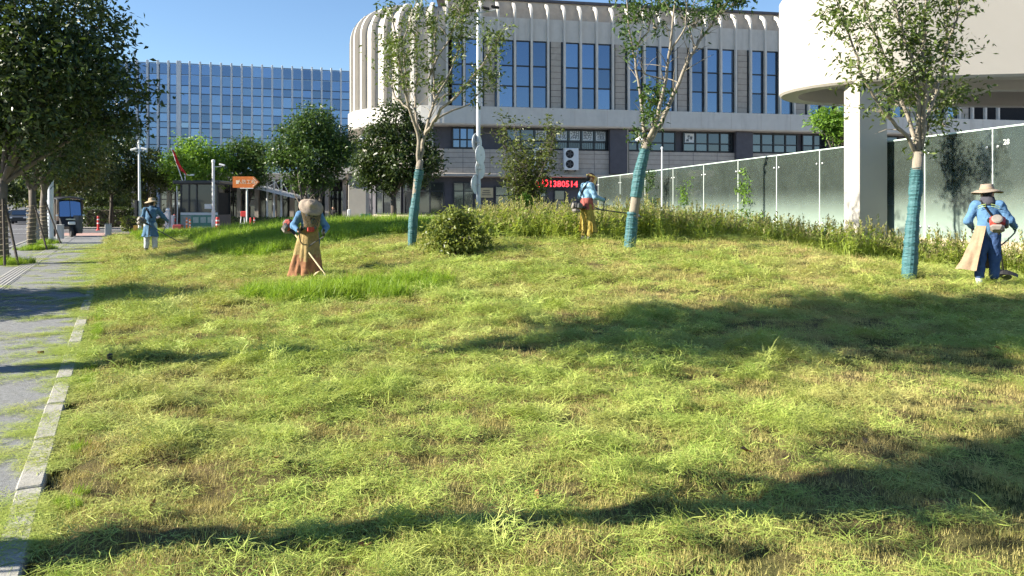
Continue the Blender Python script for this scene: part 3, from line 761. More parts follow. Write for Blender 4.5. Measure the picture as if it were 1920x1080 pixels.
# ------------------------------------------------------------------ white canopy with pillar over the ramp
m_can = M('white_render', (0.40, 0.375, 0.335), .7, .035, .6, .08, 60)
m_sof = M('soffit_paint', (0.50, 0.47, 0.43), .8, .05, .8)
cn = thing('ramp_canopy', 'white rounded concrete canopy on a square pillar over the ramp', 'canopy', (0, 0, 0))
ZB, ZTc = 4.62, 7.45
def can_outline(ins):
    c0 = Vector((11.05, 21.0)); pts_ = []
    ra, rb_ = 3.6 - ins, 2.75 - ins           # left end: half ellipse, then slowly curving front and back edges
    for t in np.linspace(math.pi / 2, 3 * math.pi / 2 - .2136, 48):
        pts_.append((c0.x + ra * math.cos(t), c0.y + .25 + rb_ * math.sin(t) * (1 if t > math.pi else .95)))
    pts_.append((24.0, 16.34 + ins * 1.02)); pts_.append((24.0, 24.6 - ins))
    return pts_
o1, o2 = can_outline(0), can_outline(.5)
mb = MB(); k = len(o1)
V = [(x, y, z) for z, ol in ((ZTc - .25, o1), (ZB + .06, o1), (ZB, can_outline(.05)), (ZB, o2), (ZB + .45, o2)) for x, y in ol]
Fc = []
for r_ in range(4):
    for i in range(k): j = (i + 1) % k; Fc.append((r_ * k + i, r_ * k + j, (r_ + 1) * k + j, (r_ + 1) * k + i))
o3 = can_outline(.12); o4 = can_outline(.4)
V += [(x, y, ZTc - .07) for x, y in o3] + [(x, y, ZTc) for x, y in o4]
for r_, (a, b_) in enumerate(((5, 0), (6, 5))):
    for i in range(k): j = (i + 1) % k; Fc.append((a * k + i, a * k + j, b_ * k + j, b_ * k + i))
Fc.append(tuple(range(6 * k, 7 * k)))
mb.add(V, Fc).build('fascia', m_can, cn)
MB().add([(x, y, ZB + .44) for x, y in o2], [tuple(range(k))]).build('soffit', m_sof, cn)
bm_ = MB(); bm_.box((14.5, 20.6, ZB + .22), (9, .35, .44)); bm_.build('soffit_beam', m_sof, cn)
bm_ = MB(); bm_.box((12.6, 21.8, ZB + .22), (.4, 2.0, .44)); bm_.build('soffit_beam', m_sof, cn)
wt = Vector((-WS, 1, 0)).normalized(); wrz = math.atan2(wt.y, wt.x) - math.pi / 2
wallx = lambda y: WX - WS * y
pc = Vector((8.92, 19.52, 0))
pz = MB(); pz.box((0, 0, (ZB + .05) / 2 - .1), (.80, .62, ZB + .05 + .2), None, .02); pz.build('pillar', m_can, cn, loc=(pc.x, pc.y, 0)).rotation_euler = (0, 0, wrz)

# ------------------------------------------------------------------ glass wall of the ramp
m_fog, t, out = _nodes('fogged_glass')
tc = t.nodes.new('ShaderNodeTexCoord'); sx = t.nodes.new('ShaderNodeSeparateXYZ'); t.links.new(tc.outputs['Object'], sx.inputs[0])
f1 = maprange(t, sx.outputs[2], 0.0, 1.35, .86, .13, True)
nf = maprange(t, noise(t, 1.3, 5, .7), .3, .7, -.03, .03); ad = t.nodes.new('ShaderNodeMath'); ad.operation = 'ADD'; ad.use_clamp = True
t.links.new(f1, ad.inputs[0]); t.links.new(nf, ad.inputs[1])
sp_ = maprange(t, noise(t, 22, 2, .5), .66, .72, 0, .14); ad2 = t.nodes.new('ShaderNodeMath'); ad2.operation = 'ADD'; ad2.use_clamp = True
t.links.new(ad.outputs[0], ad2.inputs[0]); t.links.new(sp_, ad2.inputs[1])
tr_ = t.nodes.new('ShaderNodeBsdfTransparent'); tr_.inputs[0].default_value = (.80, .90, .85, 1)
df = t.nodes.new('ShaderNodeBsdfDiffuse'); df.inputs[0].default_value = (.44, .56, .49, 1)
tl = t.nodes.new('ShaderNodeBsdfTranslucent'); tl.inputs[0].default_value = (.44, .56, .49, 1)
dm = t.nodes.new('ShaderNodeMixShader'); dm.inputs[0].default_value = .4; t.links.new(df.outputs[0], dm.inputs[1]); t.links.new(tl.outputs[0], dm.inputs[2])
mx = t.nodes.new('ShaderNodeMixShader'); t.links.new(ad2.outputs[0], mx.inputs[0]); t.links.new(tr_.outputs[0], mx.inputs[1]); t.links.new(dm.outputs[0], mx.inputs[2])
gl = t.nodes.new('ShaderNodeBsdfGlossy'); gl.inputs['Roughness'].default_value = .03
fr_ = t.nodes.new('ShaderNodeFresnel'); fr_.inputs[0].default_value = 1.5; mx2 = t.nodes.new('ShaderNodeMixShader')
t.links.new(fr_.outputs[0], mx2.inputs[0]); t.links.new(mx.outputs[0], mx2.inputs[1]); t.links.new(gl.outputs[0], mx2.inputs[2]); t.links.new(mx2.outputs[0], out.inputs[0])
m_gfr = M('glass_frame', (.56, .68, .62), .4, .06, 4)
m_plin = M('plinth_render', (.44, .36, .26), .8, .1, 1.5, .2, 50, dirt=((.42, .33, .20), 1.1, .5))
gw = thing('glass_wall', 'long fogged glass wall with steel spider fittings beside the weeds', 'wall', (0, 0, 0))
GZ0, GZ1 = .80, 3.16
posts = [14.0, 16.3, 18.25, 20.25, 22.4, 24.7, 27.2, 29.9, 32.8, 36.0, 39.4, 43.0]
mid = (posts[0] + posts[-1]) / 2; Lw = (posts[-1] - posts[0]) * math.hypot(1, WS)
MB().box((0, 0, (GZ0 - .25) / 2), (.28, Lw, GZ0 + .25)).build('plinth', m_plin, gw, loc=(wallx(mid) + .1, mid, 0)).rotation_euler = (0, 0, wrz)
nw = Vector((-wt.y, wt.x, 0))                # points to the lawn
for a, b_ in zip(posts[:-1], posts[1:]):
    L = (b_ - a) * math.hypot(1, WS); m_ = (a + b_) / 2
    MB().box((0, 0, (GZ1 - GZ0) / 2), (.014, L - .02, GZ1 - GZ0)).build('glass_panel', m_fog, gw, loc=(wallx(m_), m_, GZ0)).rotation_euler = (0, 0, wrz)
    MB().box((0, 0, 0), (.20, L - .012, .13)).build('top_rail', m_gfr, gw, loc=(wallx(m_) + .22, m_, GZ1 - .13)).rotation_euler = (0, 0, wrz)
    MB().box((0, 0, 0), (.05, L - .012, .03)).build('glass_cap', m_gfr, gw, loc=(wallx(m_), m_, GZ1 + .02)).rotation_euler = (0, 0, wrz)
    MB().add([(-.01, -L / 2, GZ1 + .01), (-.01, L / 2, GZ1 + .01), (.36, L / 2, GZ1 - .03), (.36, -L / 2, GZ1 - .03)], [(0, 1, 2, 3)]).build('roof_strip', m_gfr, gw, loc=(wallx(m_), m_, 0)).rotation_euler = (0, 0, wrz)
spm = MB()
for zz in (.28, 2.0):
    for sy_ in (-1, 1):
        spm.tube([(.16, 0, zz + .05), (.10, sy_ * .03, zz + .09), (.05, sy_ * .10, zz + .02), (.02, sy_ * .14, zz - .02)], .016, 6)
        spm.lathe([(.034, 0), (.034, .02), (.02, .03)], (-.008, sy_ * .14, zz - .02), 10, axis=(-1, 0, 0))
spme = spm.mesh('spider_fitting', m_steel)
pom = MB().box((.26, 0, (GZ1 - .2) / 2), (.10, .13, GZ1 - .2)).mesh('post', m_gfr); jom = MB().box((-.004, 0, (GZ1 - GZ0) / 2), (.022, .026, GZ1 - GZ0 + .01)).mesh('joint_strip', M('joint_white', (.72, .78, .74), .4))
for yy in posts:
    link('joint_strip', jom, gw, (wallx(yy), yy, GZ0), rot=(0, 0, wrz)); link('post', pom, gw, (wallx(yy), yy, 0), rot=(0, 0, wrz))
    link('spider_fitting', spme, gw, (wallx(yy), yy, GZ0), rot=(0, 0, wrz))
# the number on one pane
yy = 15.95; o = link('lettering', text_mesh('28', .16, .001, M('number_white', (.7, .75, .72), .6)), gw, (wallx(yy) - .013, yy, 2.86)); o.rotation_euler = (math.pi / 2, 0, wrz - math.pi / 2)
# far side wall of the ramp, and its floor
fw = thing('far_ramp_wall', 'shaded far wall of the ramp seen through the glass', 'wall', (0, 0, 0))
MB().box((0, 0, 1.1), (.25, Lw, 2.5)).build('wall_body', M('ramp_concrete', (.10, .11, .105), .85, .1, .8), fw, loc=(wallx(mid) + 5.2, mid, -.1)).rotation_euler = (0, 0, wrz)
for yy in posts[::2]: MB().box((0, 0, 1.6), (.12, .12, 3.2)).build('post', m_gfr, fw, loc=(wallx(yy) + 5.0, yy, 0)).rotation_euler = (0, 0, wrz)
MB().box((0, 0, 0), (.3, Lw, .14)).build('top_rail', m_gfr, fw, loc=(wallx(mid) + 5.0, mid, 3.2)).rotation_euler = (0, 0, wrz)
# ------------------------------------------------------------------ trees and shrubs
m_bark = M('pale_bark', (.24, .21, .165), .8, .2, 9, .5, 60, stretch=(1, 1, .3))
m_bark2 = M('grey_bark', (.13, .11, .09), .85, .25, 9, .5, 60, stretch=(1, 1, .3))
m_dbark = M('dark_bark', (.075, .062, .05), .9, .3, 9, .5, 60, stretch=(1, 1, .3))
m_wrap = M('teal_wrap', (.045, .13, .145), .65, .4, 9, .3, 70, stretch=(1, 1, 6))
m_rope = M('straw_rope', (.42, .35, .24), .8, .2, 30)
L_dark = leafmat('leaf_dark', (.018, .036, .012), (.07, .105, .026), .25, .42)
L_oliv = leafmat('leaf_olive', (.035, .055, .014), (.13, .16, .035), .30, .45)
L_mid = leafmat('leaf_mid', (.028, .062, .014), (.085, .15, .03), .28, .42)
L_brig = leafmat('leaf_bright', (.07, .15, .018), (.20, .34, .045), .40, .45)
L_hedg = leafmat('leaf_hedge', (.05, .085, .015), (.27, .31, .075), .35, .4)
L_slim = leafmat('leaf_slim', (.04, .075, .018), (.15, .20, .045), .30, .4)
def leaves_mesh(name, pos, size, mat, g, droop=.35, asp=.42, outward=None):
    n = len(pos); az = g.random(n) * 6.283; el = g.normal(-droop, .5, n)
    d = np.stack([np.cos(az) * np.cos(el), np.sin(az) * np.cos(el), np.sin(el)], 1)
    r_ = g.normal(size=(n, 3)); s = np.cross(d, r_); s /= np.linalg.norm(s, axis=1)[:, None] + 1e-9
    up = np.cross(s, d); L = size * (.6 + .8 * g.random(n)); W = L * asp
    a = pos; b_ = pos + d * (L * .45)[:, None] + s * (W / 2)[:, None] + up * (W * .18)[:, None]
    c_ = pos + d * L[:, None] - np.array([0, 0, 1]) * (L * .12)[:, None]; e = pos + d * (L * .45)[:, None] - s * (W / 2)[:, None] + up * (W * .18)[:, None]
    V = np.stack([a, b_, c_, e], 1).reshape(-1, 3); F = np.arange(n * 4).reshape(n, 4)
    return mesh_np(name, V, F, mat, g.random(n))
def curve(a, b_, g, bend=.12, n=6, up=.15):
    a = np.array(a, float); b_ = np.array(b_, float); L = np.linalg.norm(b_ - a); o = g.normal(0, bend * L, 3); o[2] += up * L
    return [a + (b_ - a) * t + o * (t * (1 - t)) * 2 * (1 if True else 0) - np.array([0, 0, up * L]) * 0 for t in np.linspace(0, 1, n)]
def blob_points(blobs, n, g, clump=26, cr=.30, shell=.55):
    vol = np.array([b_[1] ** 2 for b_ in blobs]); vol = vol / vol.sum(); nc = max(4, n // clump)
    ix = g.choice(len(blobs), nc, p=vol); C = np.array([blobs[i][0] for i in ix], float); rr = np.array([blobs[i][1] for i in ix])
    d = g.normal(size=(nc, 3)); d /= np.linalg.norm(d, axis=1)[:, None]; q = shell + (1.12 - shell) * g.random(nc) ** .7
    fl = np.array([blobs[i][2] if len(blobs[i]) > 2 else .85 for i in ix])
    C = C + d * (rr * q)[:, None] * np.stack([np.ones(nc), np.ones(nc), fl], 1)
    k = g.integers(0, nc, n); P_ = C[k] + g.normal(0, cr, (n, 3)) * np.array([1, 1, .7])
    return P_, C
def crown_tree(name, label, base, th, tr, blobs, nleaf, lsize, lmat, bark=None, seed=1, limbs=9, group=None, lean=(0, 0), cr=.3, clump=26, shell=.55, trunks=1, cat='tree', zmin=None):
    """trunk with limbs reaching into a crown of leaf clumps; blobs in coordinates relative to the base"""
    g = np.random.default_rng(seed); t_ = thing(name, label, cat, base, group=group)
    P_, C = blob_points(blobs, nleaf, g, clump, cr, shell)
    if zmin is not None: P_ = P_[P_[:, 2] > zmin]
    mb = MB()
    for k in range(trunks):
        off = np.array([0, 0]) if trunks == 1 else g.normal(0, .12, 2)
        top = np.array([lean[0] + off[0] * 4, lean[1] + off[1] * 4, th]); b0 = np.array([off[0], off[1], -.15])
        tp_ = [b0, b0 * .7 + top * .3 + g.normal(0, .03, 3), b0 * .35 + top * .65 + g.normal(0, .03, 3), top]
        mb.tube(tp_, [tr * 1.15, tr, tr * .9, tr * .78], 9)
        for i in range(limbs // trunks):
            c_ = C[g.integers(len(C))]
            if c_[2] < th * .9: continue
            cv = curve(top - np.array([0, 0, g.random() * th * .12]), c_, g, .10); r0 = tr * g.uniform(.35, .6)
            mb.tube(cv, np.linspace(r0, r0 * .22, len(cv)), 6, cap=False)
            for j in range(2):
                c2 = C[np.argmin(np.linalg.norm(C - cv[3] - g.normal(0, .5, 3), axis=1))]
                cv2 = curve(cv[3], c2, g, .1, 4); mb.tube(cv2, np.linspace(r0 * .4, r0 * .12, 4), 5, cap=False)
    mb.build('trunk', bark or m_dbark, t_, smooth=True)
    link('crown', leaves_mesh('crown', P_, lsize, lmat, g), t_, kind='stuff')
    return t_
# ---- the row of street trees on the pavement (their shade falls across the lawn)
def support_pole(t_, base, dx, dy, h, mat):
    MB().tube([(dx, dy, -.05), (dx * .1, dy * .1, h)], .032, 7).build('support_pole', mat, t_)
def street_tree(y, label, blobs, nleaf, seed, th=2.3, tr=.14, poles=(), rope=True, lsize=.15, shell=.5):
    x = ux(-2.65, y); t_ = crown_tree('street_tree', label, (x, y, 0), th, tr, blobs, nleaf, lsize, L_dark, m_bark2, seed, 14, group='street trees along the pavement', shell=shell, clump=34, cr=.28)
    if rope:
        rp = MB(); pts_ = [(math.cos(a) * tr * 1.17, math.sin(a) * tr * 1.17, .1 + a * .024) for a in np.arange(0, 66, .45)]
        rp.tube(pts_, .012, 4).build('rope_winding', m_rope, t_)
    for dx, dy in poles: support_pole(t_, None, dx, dy, 1.75, m_dbark)
    return t_
MAINB = [((0, 0, 5.2), 2.7, .8), ((1.7, -.6, 4.6), 1.9, .75), ((-1.4, .5, 4.8), 2.0), ((.4, 0, 7.4), 2.0), ((1.6, .2, 6.3), 1.5), ((-2.0, -.2, 6.4), 1.6), ((.6, -1.5, 3.8), 1.4), ((-.8, 1.2, 3.7), 1.4)]
street_tree(20.7, 'large dark street tree at the left edge, nearest in view', MAINB + [((2.6, -.8, 5.0), .8, .6), ((2.9, .2, 3.9), .8, .5), ((3.7, -.5, 4.55), .45, .5), ((3.1, -.3, 5.9), .4, .5)], 32000, 21, 2.4, .155, ((.75, -.5), (.55, -.75)), lsize=.17)
street_tree(27.9, 'second dark street tree from the left edge with straw rope winding', [((0, 0, 4.6), 2.1), ((.8, .3, 5.6), 1.6), ((-.8, 0, 6.0), 1.7), ((.5, -.6, 3.6), 1.2)], 15000, 22, 2.3, .14, ((.8, -.4),), lsize=.17)
street_tree(32.6, 'third dark street tree, with a pole leaning on its trunk', [((0, 0, 4.6), 1.9), ((.6, .3, 5.6), 1.5), ((-.7, 0, 6.0), 1.5), ((.4, -.6, 3.6), 1.1)], 11000, 23, 2.3, .14, ((.9, -.3),), lsize=.17)
street_tree(6.9, 'street tree outside the frame shading the middle of the lawn', [((0, 0, 5.3), 1.7), ((.2, .9, 6.3), 1.6), ((0, -.7, 6.6), 1.7), ((0, .2, 8.2), 2.0), ((0, .7, 4.6), .9), ((.3, -.4, 9.4), 1.8)], 26000, 24, 3.0, .17, lsize=.17, shell=.2)
street_tree(2.95, 'street tree outside the frame shading the foreground', [((0, 0, 4.3), .8), ((0, .4, 5.1), .9), ((0, -.1, 5.6), .9), ((.2, .7, 6.2), .85), ((0, .1, 3.6), .45)], 8000, 25, 2.8, .15, lsize=.17, shell=.2)
# unseen shrub added left of the frame, widened to cast a shadow over the paving
crown_tree('street_shrub', 'rounded evergreen shrub outside the frame beside the pavement', (ux(-4.1, 11.9), 11.9, 0), .5, .06, [((0, 0, 1.5), .95), ((0, .6, 1.5), .85), ((0, -.6, 1.4), .8), ((0, 0, 2.4), .8), ((0, .3, .7), .9), ((0, 1.5, 1.4), .9), ((0, -1.5, 1.3), .9), ((0, .9, 2.2), .6), ((0, -1.3, .6), .8), ((0, 1.4, .6), .8)], 20000, .14, L_dark, m_dbark, 26, 5, cat='shrub', shell=.2, cr=.12)
for k, (u_, yy, sc_) in enumerate(((-1.9, 47, 1.0), (-2.6, 54, 1.05), (-1.2, 61, 1.1), (-2.4, 70, 1.15), (1.2, 66, 1.05), (-2.2, 82, 1.2))):
    crown_tree('avenue_tree', ['olive avenue tree just beyond the crossing', 'dark avenue tree behind the first beyond the crossing', 'dark green avenue tree on the far pavement left of the camera pole', 'avenue tree far down the street', 'dark tree right of the far pavement', 'farthest avenue tree down the street'][k], (ux(u_ - 1.2, yy), yy, 0), 2.6, .16,
               [((0, 0, 5.2 * sc_), 2.3), ((1.1, 0, 4.2 * sc_), 1.7), ((-1.2, 0, 4.6 * sc_), 1.8), ((.2, 0, 7.0 * sc_), 1.9), ((0, 0, 3.6), 1.4)], 9000, .26, [L_oliv, L_dark, L_dark, L_oliv, L_dark, L_oliv][k], m_dbark, 40 + k, 8, group='avenue trees beyond the crossing', cr=.35)
# ---- trees between lawn and office blocks
def px_tree(name, label, px, d, specs, nleaf, ls, mat, seed, th=1.6, tr=.12, cat='tree', bark=None, trunks=1, limbs=9, cr=.32, shell=.45, group=None, bz=0.0):
    b0 = at(px, 0, d); b0.z = bz; bl = []
    for bx, by, br, dd in specs:
        q = at(bx, by, d); bl.append((np.array([q.x - b0.x, dd, q.z - bz]), br / FPX * d))
    return crown_tree(name, label, tuple(b0), th, tr, bl, nleaf, ls, mat, bark or m_dbark, seed, limbs, cat=cat, trunks=trunks, cr=cr, shell=shell, group=group)
px_tree('round_tree', 'bright yellow-green round tree behind the guard booth', 370, 64, [(365, 285, 34, 0), (330, 305, 26, 0), (402, 300, 28, .5), (370, 318, 34, -.5), (410, 325, 22, 0), (345, 335, 22, 0)], 9000, .26, L_brig, 51)
px_tree('street_side_tree', 'thin dark tree with pale stems left of the guard booth', 285, 66, [(285, 320, 30, 0), (262, 335, 22, 0), (305, 340, 24, 0), (285, 295, 20, 0), (270, 365, 20, 0)], 5000, .25, L_oliv, 52, trunks=3, bark=m_bark2)
px_tree('leafy_tree', 'mid-green tree behind the orange arrow sign', 465, 66, [(455, 280, 26, 0), (485, 290, 28, 0), (470, 310, 32, .5), (445, 315, 22, 0), (480, 335, 20, 0)], 7000, .26, L_mid, 53)
px_tree('broad_tree', 'broad dark green tree behind the apron worker', 585, 52, [(590, 225, 34, 0), (560, 250, 36, 0), (620, 255, 36, .5), (540, 285, 34, 0), (590, 290, 42, -.5), (635, 295, 32, 0), (520, 300, 22, 0), (570, 330, 32, 0), (615, 330, 28, 0), (650, 275, 20, 0)], 17000, .22, L_mid, 54, th=1.5, trunks=3, bark=m_bark2, limbs=15, shell=.35)
px_tree('evergreen_tree', 'dark evergreen tree behind the left wrapped tree', 737, 40, [(745, 215, 30, 0), (715, 260, 36, 0), (775, 255, 34, .3), (700, 310, 36, 0), (750, 300, 40, -.3), (800, 300, 30, 0), (730, 335, 26, 0), (685, 285, 22, 0), (782, 330, 26, 0), (690, 330, 22, 0)], 13000, .20, L_dark, 55, th=2.2, tr=.17, limbs=12, cr=.24)
px_tree('pillar_tree', 'sunlit green tree behind the white pillar', 1575, 34, [(1560, 225, 24, 0), (1585, 245, 26, 0), (1540, 222, 16, 0), (1600, 220, 24, 0), (1590, 265, 16, 0)], 5000, .15, L_brig, 56, cr=.2, th=3.2)
for k, (px, d, hh, mt) in enumerate(((30, 130, 9, L_dark), (110, 150, 9, L_dark), (75, 100, 7, L_oliv), (160, 110, 8, L_dark), (235, 105, 6, L_dark), (-10, 90, 8, L_dark), (190, 95, 7, L_oliv))):
    b0 = at(px, 0, d); crown_tree('distant_tree', ['dark distant tree at the far left down the street', 'dark distant tree left of the white distant block', 'olive distant tree above the white van', 'dark distant tree above the tricycle', 'low dark distant tree behind the hedge', 'distant tree cut by the left edge', 'olive distant tree right of the tricycle'][k], (b0.x, b0.y, 0), 2, .2,
        [((0, 0, hh * .6), hh * .32), ((hh * .2, 0, hh * .45), hh * .25), ((-hh * .22, 0, hh * .48), hh * .25), ((0, 0, hh * .85), hh * .2)], 4000, .5, mt, m_dbark, 80 + k, 5, group='distant trees down the street', cr=.6)
# ---- the three young trees with teal-wrapped trunks
def wrapped_tree(name, label, d, bz, trunk, wrap, limbs, nleaf, ls, mat, seed, r0, clusters, bark=m_bark):
    g = np.random.default_rng(seed)
    W = lambda q: np.array(at(q[0], q[1], d + (q[2] if len(q) > 2 else 0)))
    b0 = W(trunk[0]); t_ = thing(name, label, 'tree', tuple(b0))
    rel = lambda q: W(q) - b0
    tp_ = [rel(q) for q in trunk]; tp_[0] = tp_[0] - np.array([0, 0, .15])
    mb = MB(); mb.tube(tp_, np.linspace(r0, r0 * .85, len(tp_)), 10)
    tips = []
    for lp in limbs:
        rr = lp[0] * .66; P_ = [rel(q) for q in lp[1:]]
        Q = []
        for i in range(len(P_) - 1):
            for t in np.linspace(0, 1, 4, endpoint=False): Q.append(P_[i] * (1 - t) + P_[i + 1] * t + g.normal(0, .012, 3))
        Q.append(P_[-1]); rad = np.linspace(rr, rr * .28, len(Q)); mb.tube(Q, rad, 7, cap=False)
        for i in range(3, len(Q)):
            f_ = i / len(Q)
            for j in range(g.integers(1, 4) if f_ > .4 else g.integers(0, 2)):
                dr = Q[i] - Q[i - 1]; dr /= np.linalg.norm(dr) + 1e-9; v = dr * .6 + g.normal(0, .55, 3); v[2] = abs(v[2]) * .7 + .1; v /= np.linalg.norm(v)
                L = g.uniform(.25, .75); tw = curve(Q[i], Q[i] + v * L, g, .08, 4, .1); mb.tube(tw, np.linspace(rad[i] * .35, .003, 4), 5, cap=False)
                if f_ > clusters[0]: tips += [(tw[1], .07), (tw[2], .09), (tw[3], .10)]
    for q in clusters[1:]:
        c_ = rel(q[:3]); rr = q[3] / FPX * d
        for j in range(int(q[4])):
            v = g.normal(size=3); v /= np.linalg.norm(v); e = c_ + v * rr * g.uniform(.45, 1.05); tips.append((e, .09))
            if j % 3 == 0: mb.tube(curve(c_ - np.array([0, 0, rr * .6]), e, g, .08, 4), [.014, .01, .006, .003], 4, cap=False)
    mb.build('trunk', bark, t_, smooth=True)
    tp2 = np.array([x[0] for x in tips]); sg = np.array([x[1] for x in tips]); k = g.integers(0, len(tips), nleaf)
    link('crown', leaves_mesh('crown', tp2[k] + g.normal(0, 1, (nleaf, 3)) * sg[k][:, None], ls, mat, g, .3, .36), t_, kind='stuff')
    for wp_ in wrap:
        Q = [rel(q) for q in wp_]; n_ = int(np.linalg.norm(Q[-1] - Q[0]) / .035); pts_ = []; rad = []
        for i in range(n_):
            f_ = i / (n_ - 1) * (len(Q) - 1); a = int(min(f_, len(Q) - 1.001)); pts_.append(Q[a] * (1 - (f_ - a)) + Q[a + 1] * (f_ - a))
            rad.append(r0 * (1.15 - .14 * i / n_) + g.choice([.006, -.003, .0, .003]) + g.normal(0, .003) + .008 * math.sin(i * .21 + seed))
        MB().tube(pts_, rad, 14).build('trunk_wrap', m_wrap, t_)
        rp = MB(); 
        pts2 = [pts_[min(int(i / 15), n_ - 1)] + np.array([math.cos(i * .7) * (rad[min(int(i / 15), n_ - 1)] + .004), math.sin(i * .7) * (rad[min(int(i / 15), n_ - 1)] + .004), (i % 15) / 15 * .035 + .03 * math.sin(i * .13)]) for i in range(0, n_ * 15)]
        rp.tube(pts2, .0035, 3).build('twine', M('teal_twine', (.06, .17, .185), .7), t_)
    return t_
p = ghit(772, 464); wrapped_tree('wrapped_tree', 'slender tree with teal wrapped trunk left of the bush', p.y, 0, [(772, 466), (775, 410), (782, 340), (788, 300)], [[(772, 464), (775, 410), (783, 345), (787, 318)]],
    [(.075, (786, 305), (782, 250, -.1), (762, 180, -.4), (748, 110, -.6), (736, 20, -.8)), (.07, (786, 300), (800, 240, .1), (815, 190, .3), (812, 120, .4), (822, 20, .5)), (.06, (800, 250), (825, 205, -.3), (868, 170, -.5), (905, 120, -.6), (940, 65, -.6)),
     (.05, (783, 255), (778, 190, .4), (783, 120, .6), (775, 40, .8)), (.045, (812, 195), (842, 140, .2), (862, 90, .2), (870, 10, .1)), (.04, (770, 205), (742, 185, .3), (728, 140, .5), (730, 90, .6)), (.04, (818, 222), (880, 195, .6), (920, 150, .9)), (.04, (800, 150, .5), (850, 60, .7), (885, -30, .6)), (.04, (765, 170), (755, 80, -.3), (790, -20, -.2))],
    4300, .105, L_slim, 61, .088, (.42, (840, 45, 0, 40, 12), (780, 40, .4, 45, 12), (925, 75, -.5, 25, 10), (760, 90, 0, 30, 8), (860, -10, 0, 50, 14)))
p = ghit(1180, 472); wrapped_tree('wrapped_tree', 'leaning tree with teal wrapped trunk beside the yellow-trousered worker', p.y, 0, [(1180, 474), (1188, 400), (1200, 320), (1212, 268)], [[(1180, 472), (1184, 430), (1186, 398)], [(1192, 370), (1200, 320), (1210, 280)]],
    [(.06, (1210, 275), (1204, 215, .1), (1194, 130, .2), (1180, 60, .2), (1172, -30, .3)), (.075, (1214, 270), (1232, 222, -.2), (1248, 150, -.3), (1260, 60, -.4), (1268, -40, -.5)), (.08, (1216, 268), (1246, 220, .3), (1280, 135, .5), (1312, 75, .6), (1350, 25, .7), (1400, -5, .8)),
     (.035, (1185, 90, .2), (1215, 60, .3), (1225, 10, .4)), (.035, (1255, 100, -.3), (1285, 50, -.5), (1290, -10, -.5)), (.03, (1302, 95, .6), (1290, 40, .9), (1310, -20, .9)), (.028, (1250, 150), (1210, 140, -.4), (1195, 100, -.6))],
    3600, .105, L_mid, 62, .105, (.72, (1222, 180, 0, 26, 26), (1222, 225, -.1, 18, 12), (1300, 30, .6, 38, 22), (1190, 20, .2, 32, 16), (1345, 15, .7, 32, 14), (1225, 35, .2, 30, 10), (1200, 255, 0, 16, 8)))
p = ghit(1704, 524); wrapped_tree('wrapped_tree', 'leafy tree with teal wrapped trunk in front of the white pillar', p.y, 0, [(1704, 526), (1712, 420), (1719, 330), (1722, 285)], [[(1704, 524), (1711, 420), (1718, 345), (1719, 318)]],
    [(.055, (1718, 285), (1690, 245, -.2), (1655, 210, -.3), (1620, 150, -.4), (1592, 70, -.5), (1580, 20, -.5)), (.06, (1720, 285), (1705, 230, .2), (1680, 150, .3), (1640, 60, .3), (1610, -20, .4)), (.07, (1722, 280), (1722, 200, -.2), (1712, 120, -.3), (1680, 20, -.4), (1660, -50, -.4)),
     (.06, (1724, 280), (1742, 210, .2), (1768, 130, .3), (1775, 60, .4), (1785, -30, .4)), (.06, (1724, 275), (1738, 180, -.3), (1730, 90, -.4), (1738, 0, -.5), (1745, -60, -.5)), (.045, (1765, 150, .3), (1775, 90, .1), (1800, 20, 0), (1815, -40, 0)), (.04, (1725, 250), (1735, 220, .5), (1765, 200, .7), (1785, 190, .8))],
    5600, .10, L_slim, 63, .093, (.22, (1690, 60, 0, 42, 16), (1750, 90, 0, 38, 14), (1645, 130, -.2, 32, 8), (1740, 230, .3, 26, 14), (1770, 225, .5, 22, 10), (1680, 180, 0, 34, 12), (1720, 130, -.3, 38, 14), (1725, 275, .1, 16, 5)), bark=m_bark)
# ---- multi-stemmed shrub tree, bush, hedges, climbers
p = ghit(965, 435); g = np.random.default_rng(64); d = 27.0
b0 = at(985, 415, d); b0.z = gz(b0.x, d); st = thing('shrub_tree', 'slender many-stemmed shrub tree in front of the LED sign', 'tree', tuple(b0)); mb = MB(); tips = []
for i in range(26):
    e = at(g.uniform(915, 1045), g.uniform(225, 330), d + g.normal(0, .8)); e = np.array(e - b0); e[0] *= .65 + .35 * min(1, e[2] / 3)
    m_ = np.array([e[0] * .28, e[1] * .3, e[2] * .45]) + g.normal(0, .06, 3); q = [np.array([g.normal(0, .07), g.normal(0, .07), -.1]), m_ * .5 + g.normal(0, .03, 3), m_, (m_ + e) / 2 + g.normal(0, .07, 3), e]
    mb.tube(q, [.032, .026, .02, .013, .005], 5, cap=False)
    for f_ in np.linspace(.35, 1, 9):
        a = f_ * 4; k0 = int(min(a, 3.99)); c_ = q[k0] * (1 - (a - k0)) + q[k0 + 1] * (a - k0)
        for j in range(2):
            v = g.normal(0, .22, 3); v[2] = abs(v[2]); mb.tube([c_, c_ + v * .6, c_ + v], [.006, .004, .002], 4, cap=False); tips.append(c_ + v)
mb.build('trunk', m_bark2, st, smooth=True); tips = np.array(tips); k = g.integers(0, len(tips), 5200)
link('crown', leaves_mesh('crown', tips[k] + g.normal(0, .11, (5200, 3)), .13, L_oliv, g, .1, .4), st, kind='stuff')
p = ghit(855, 486); bz = gz(p.x, p.y)
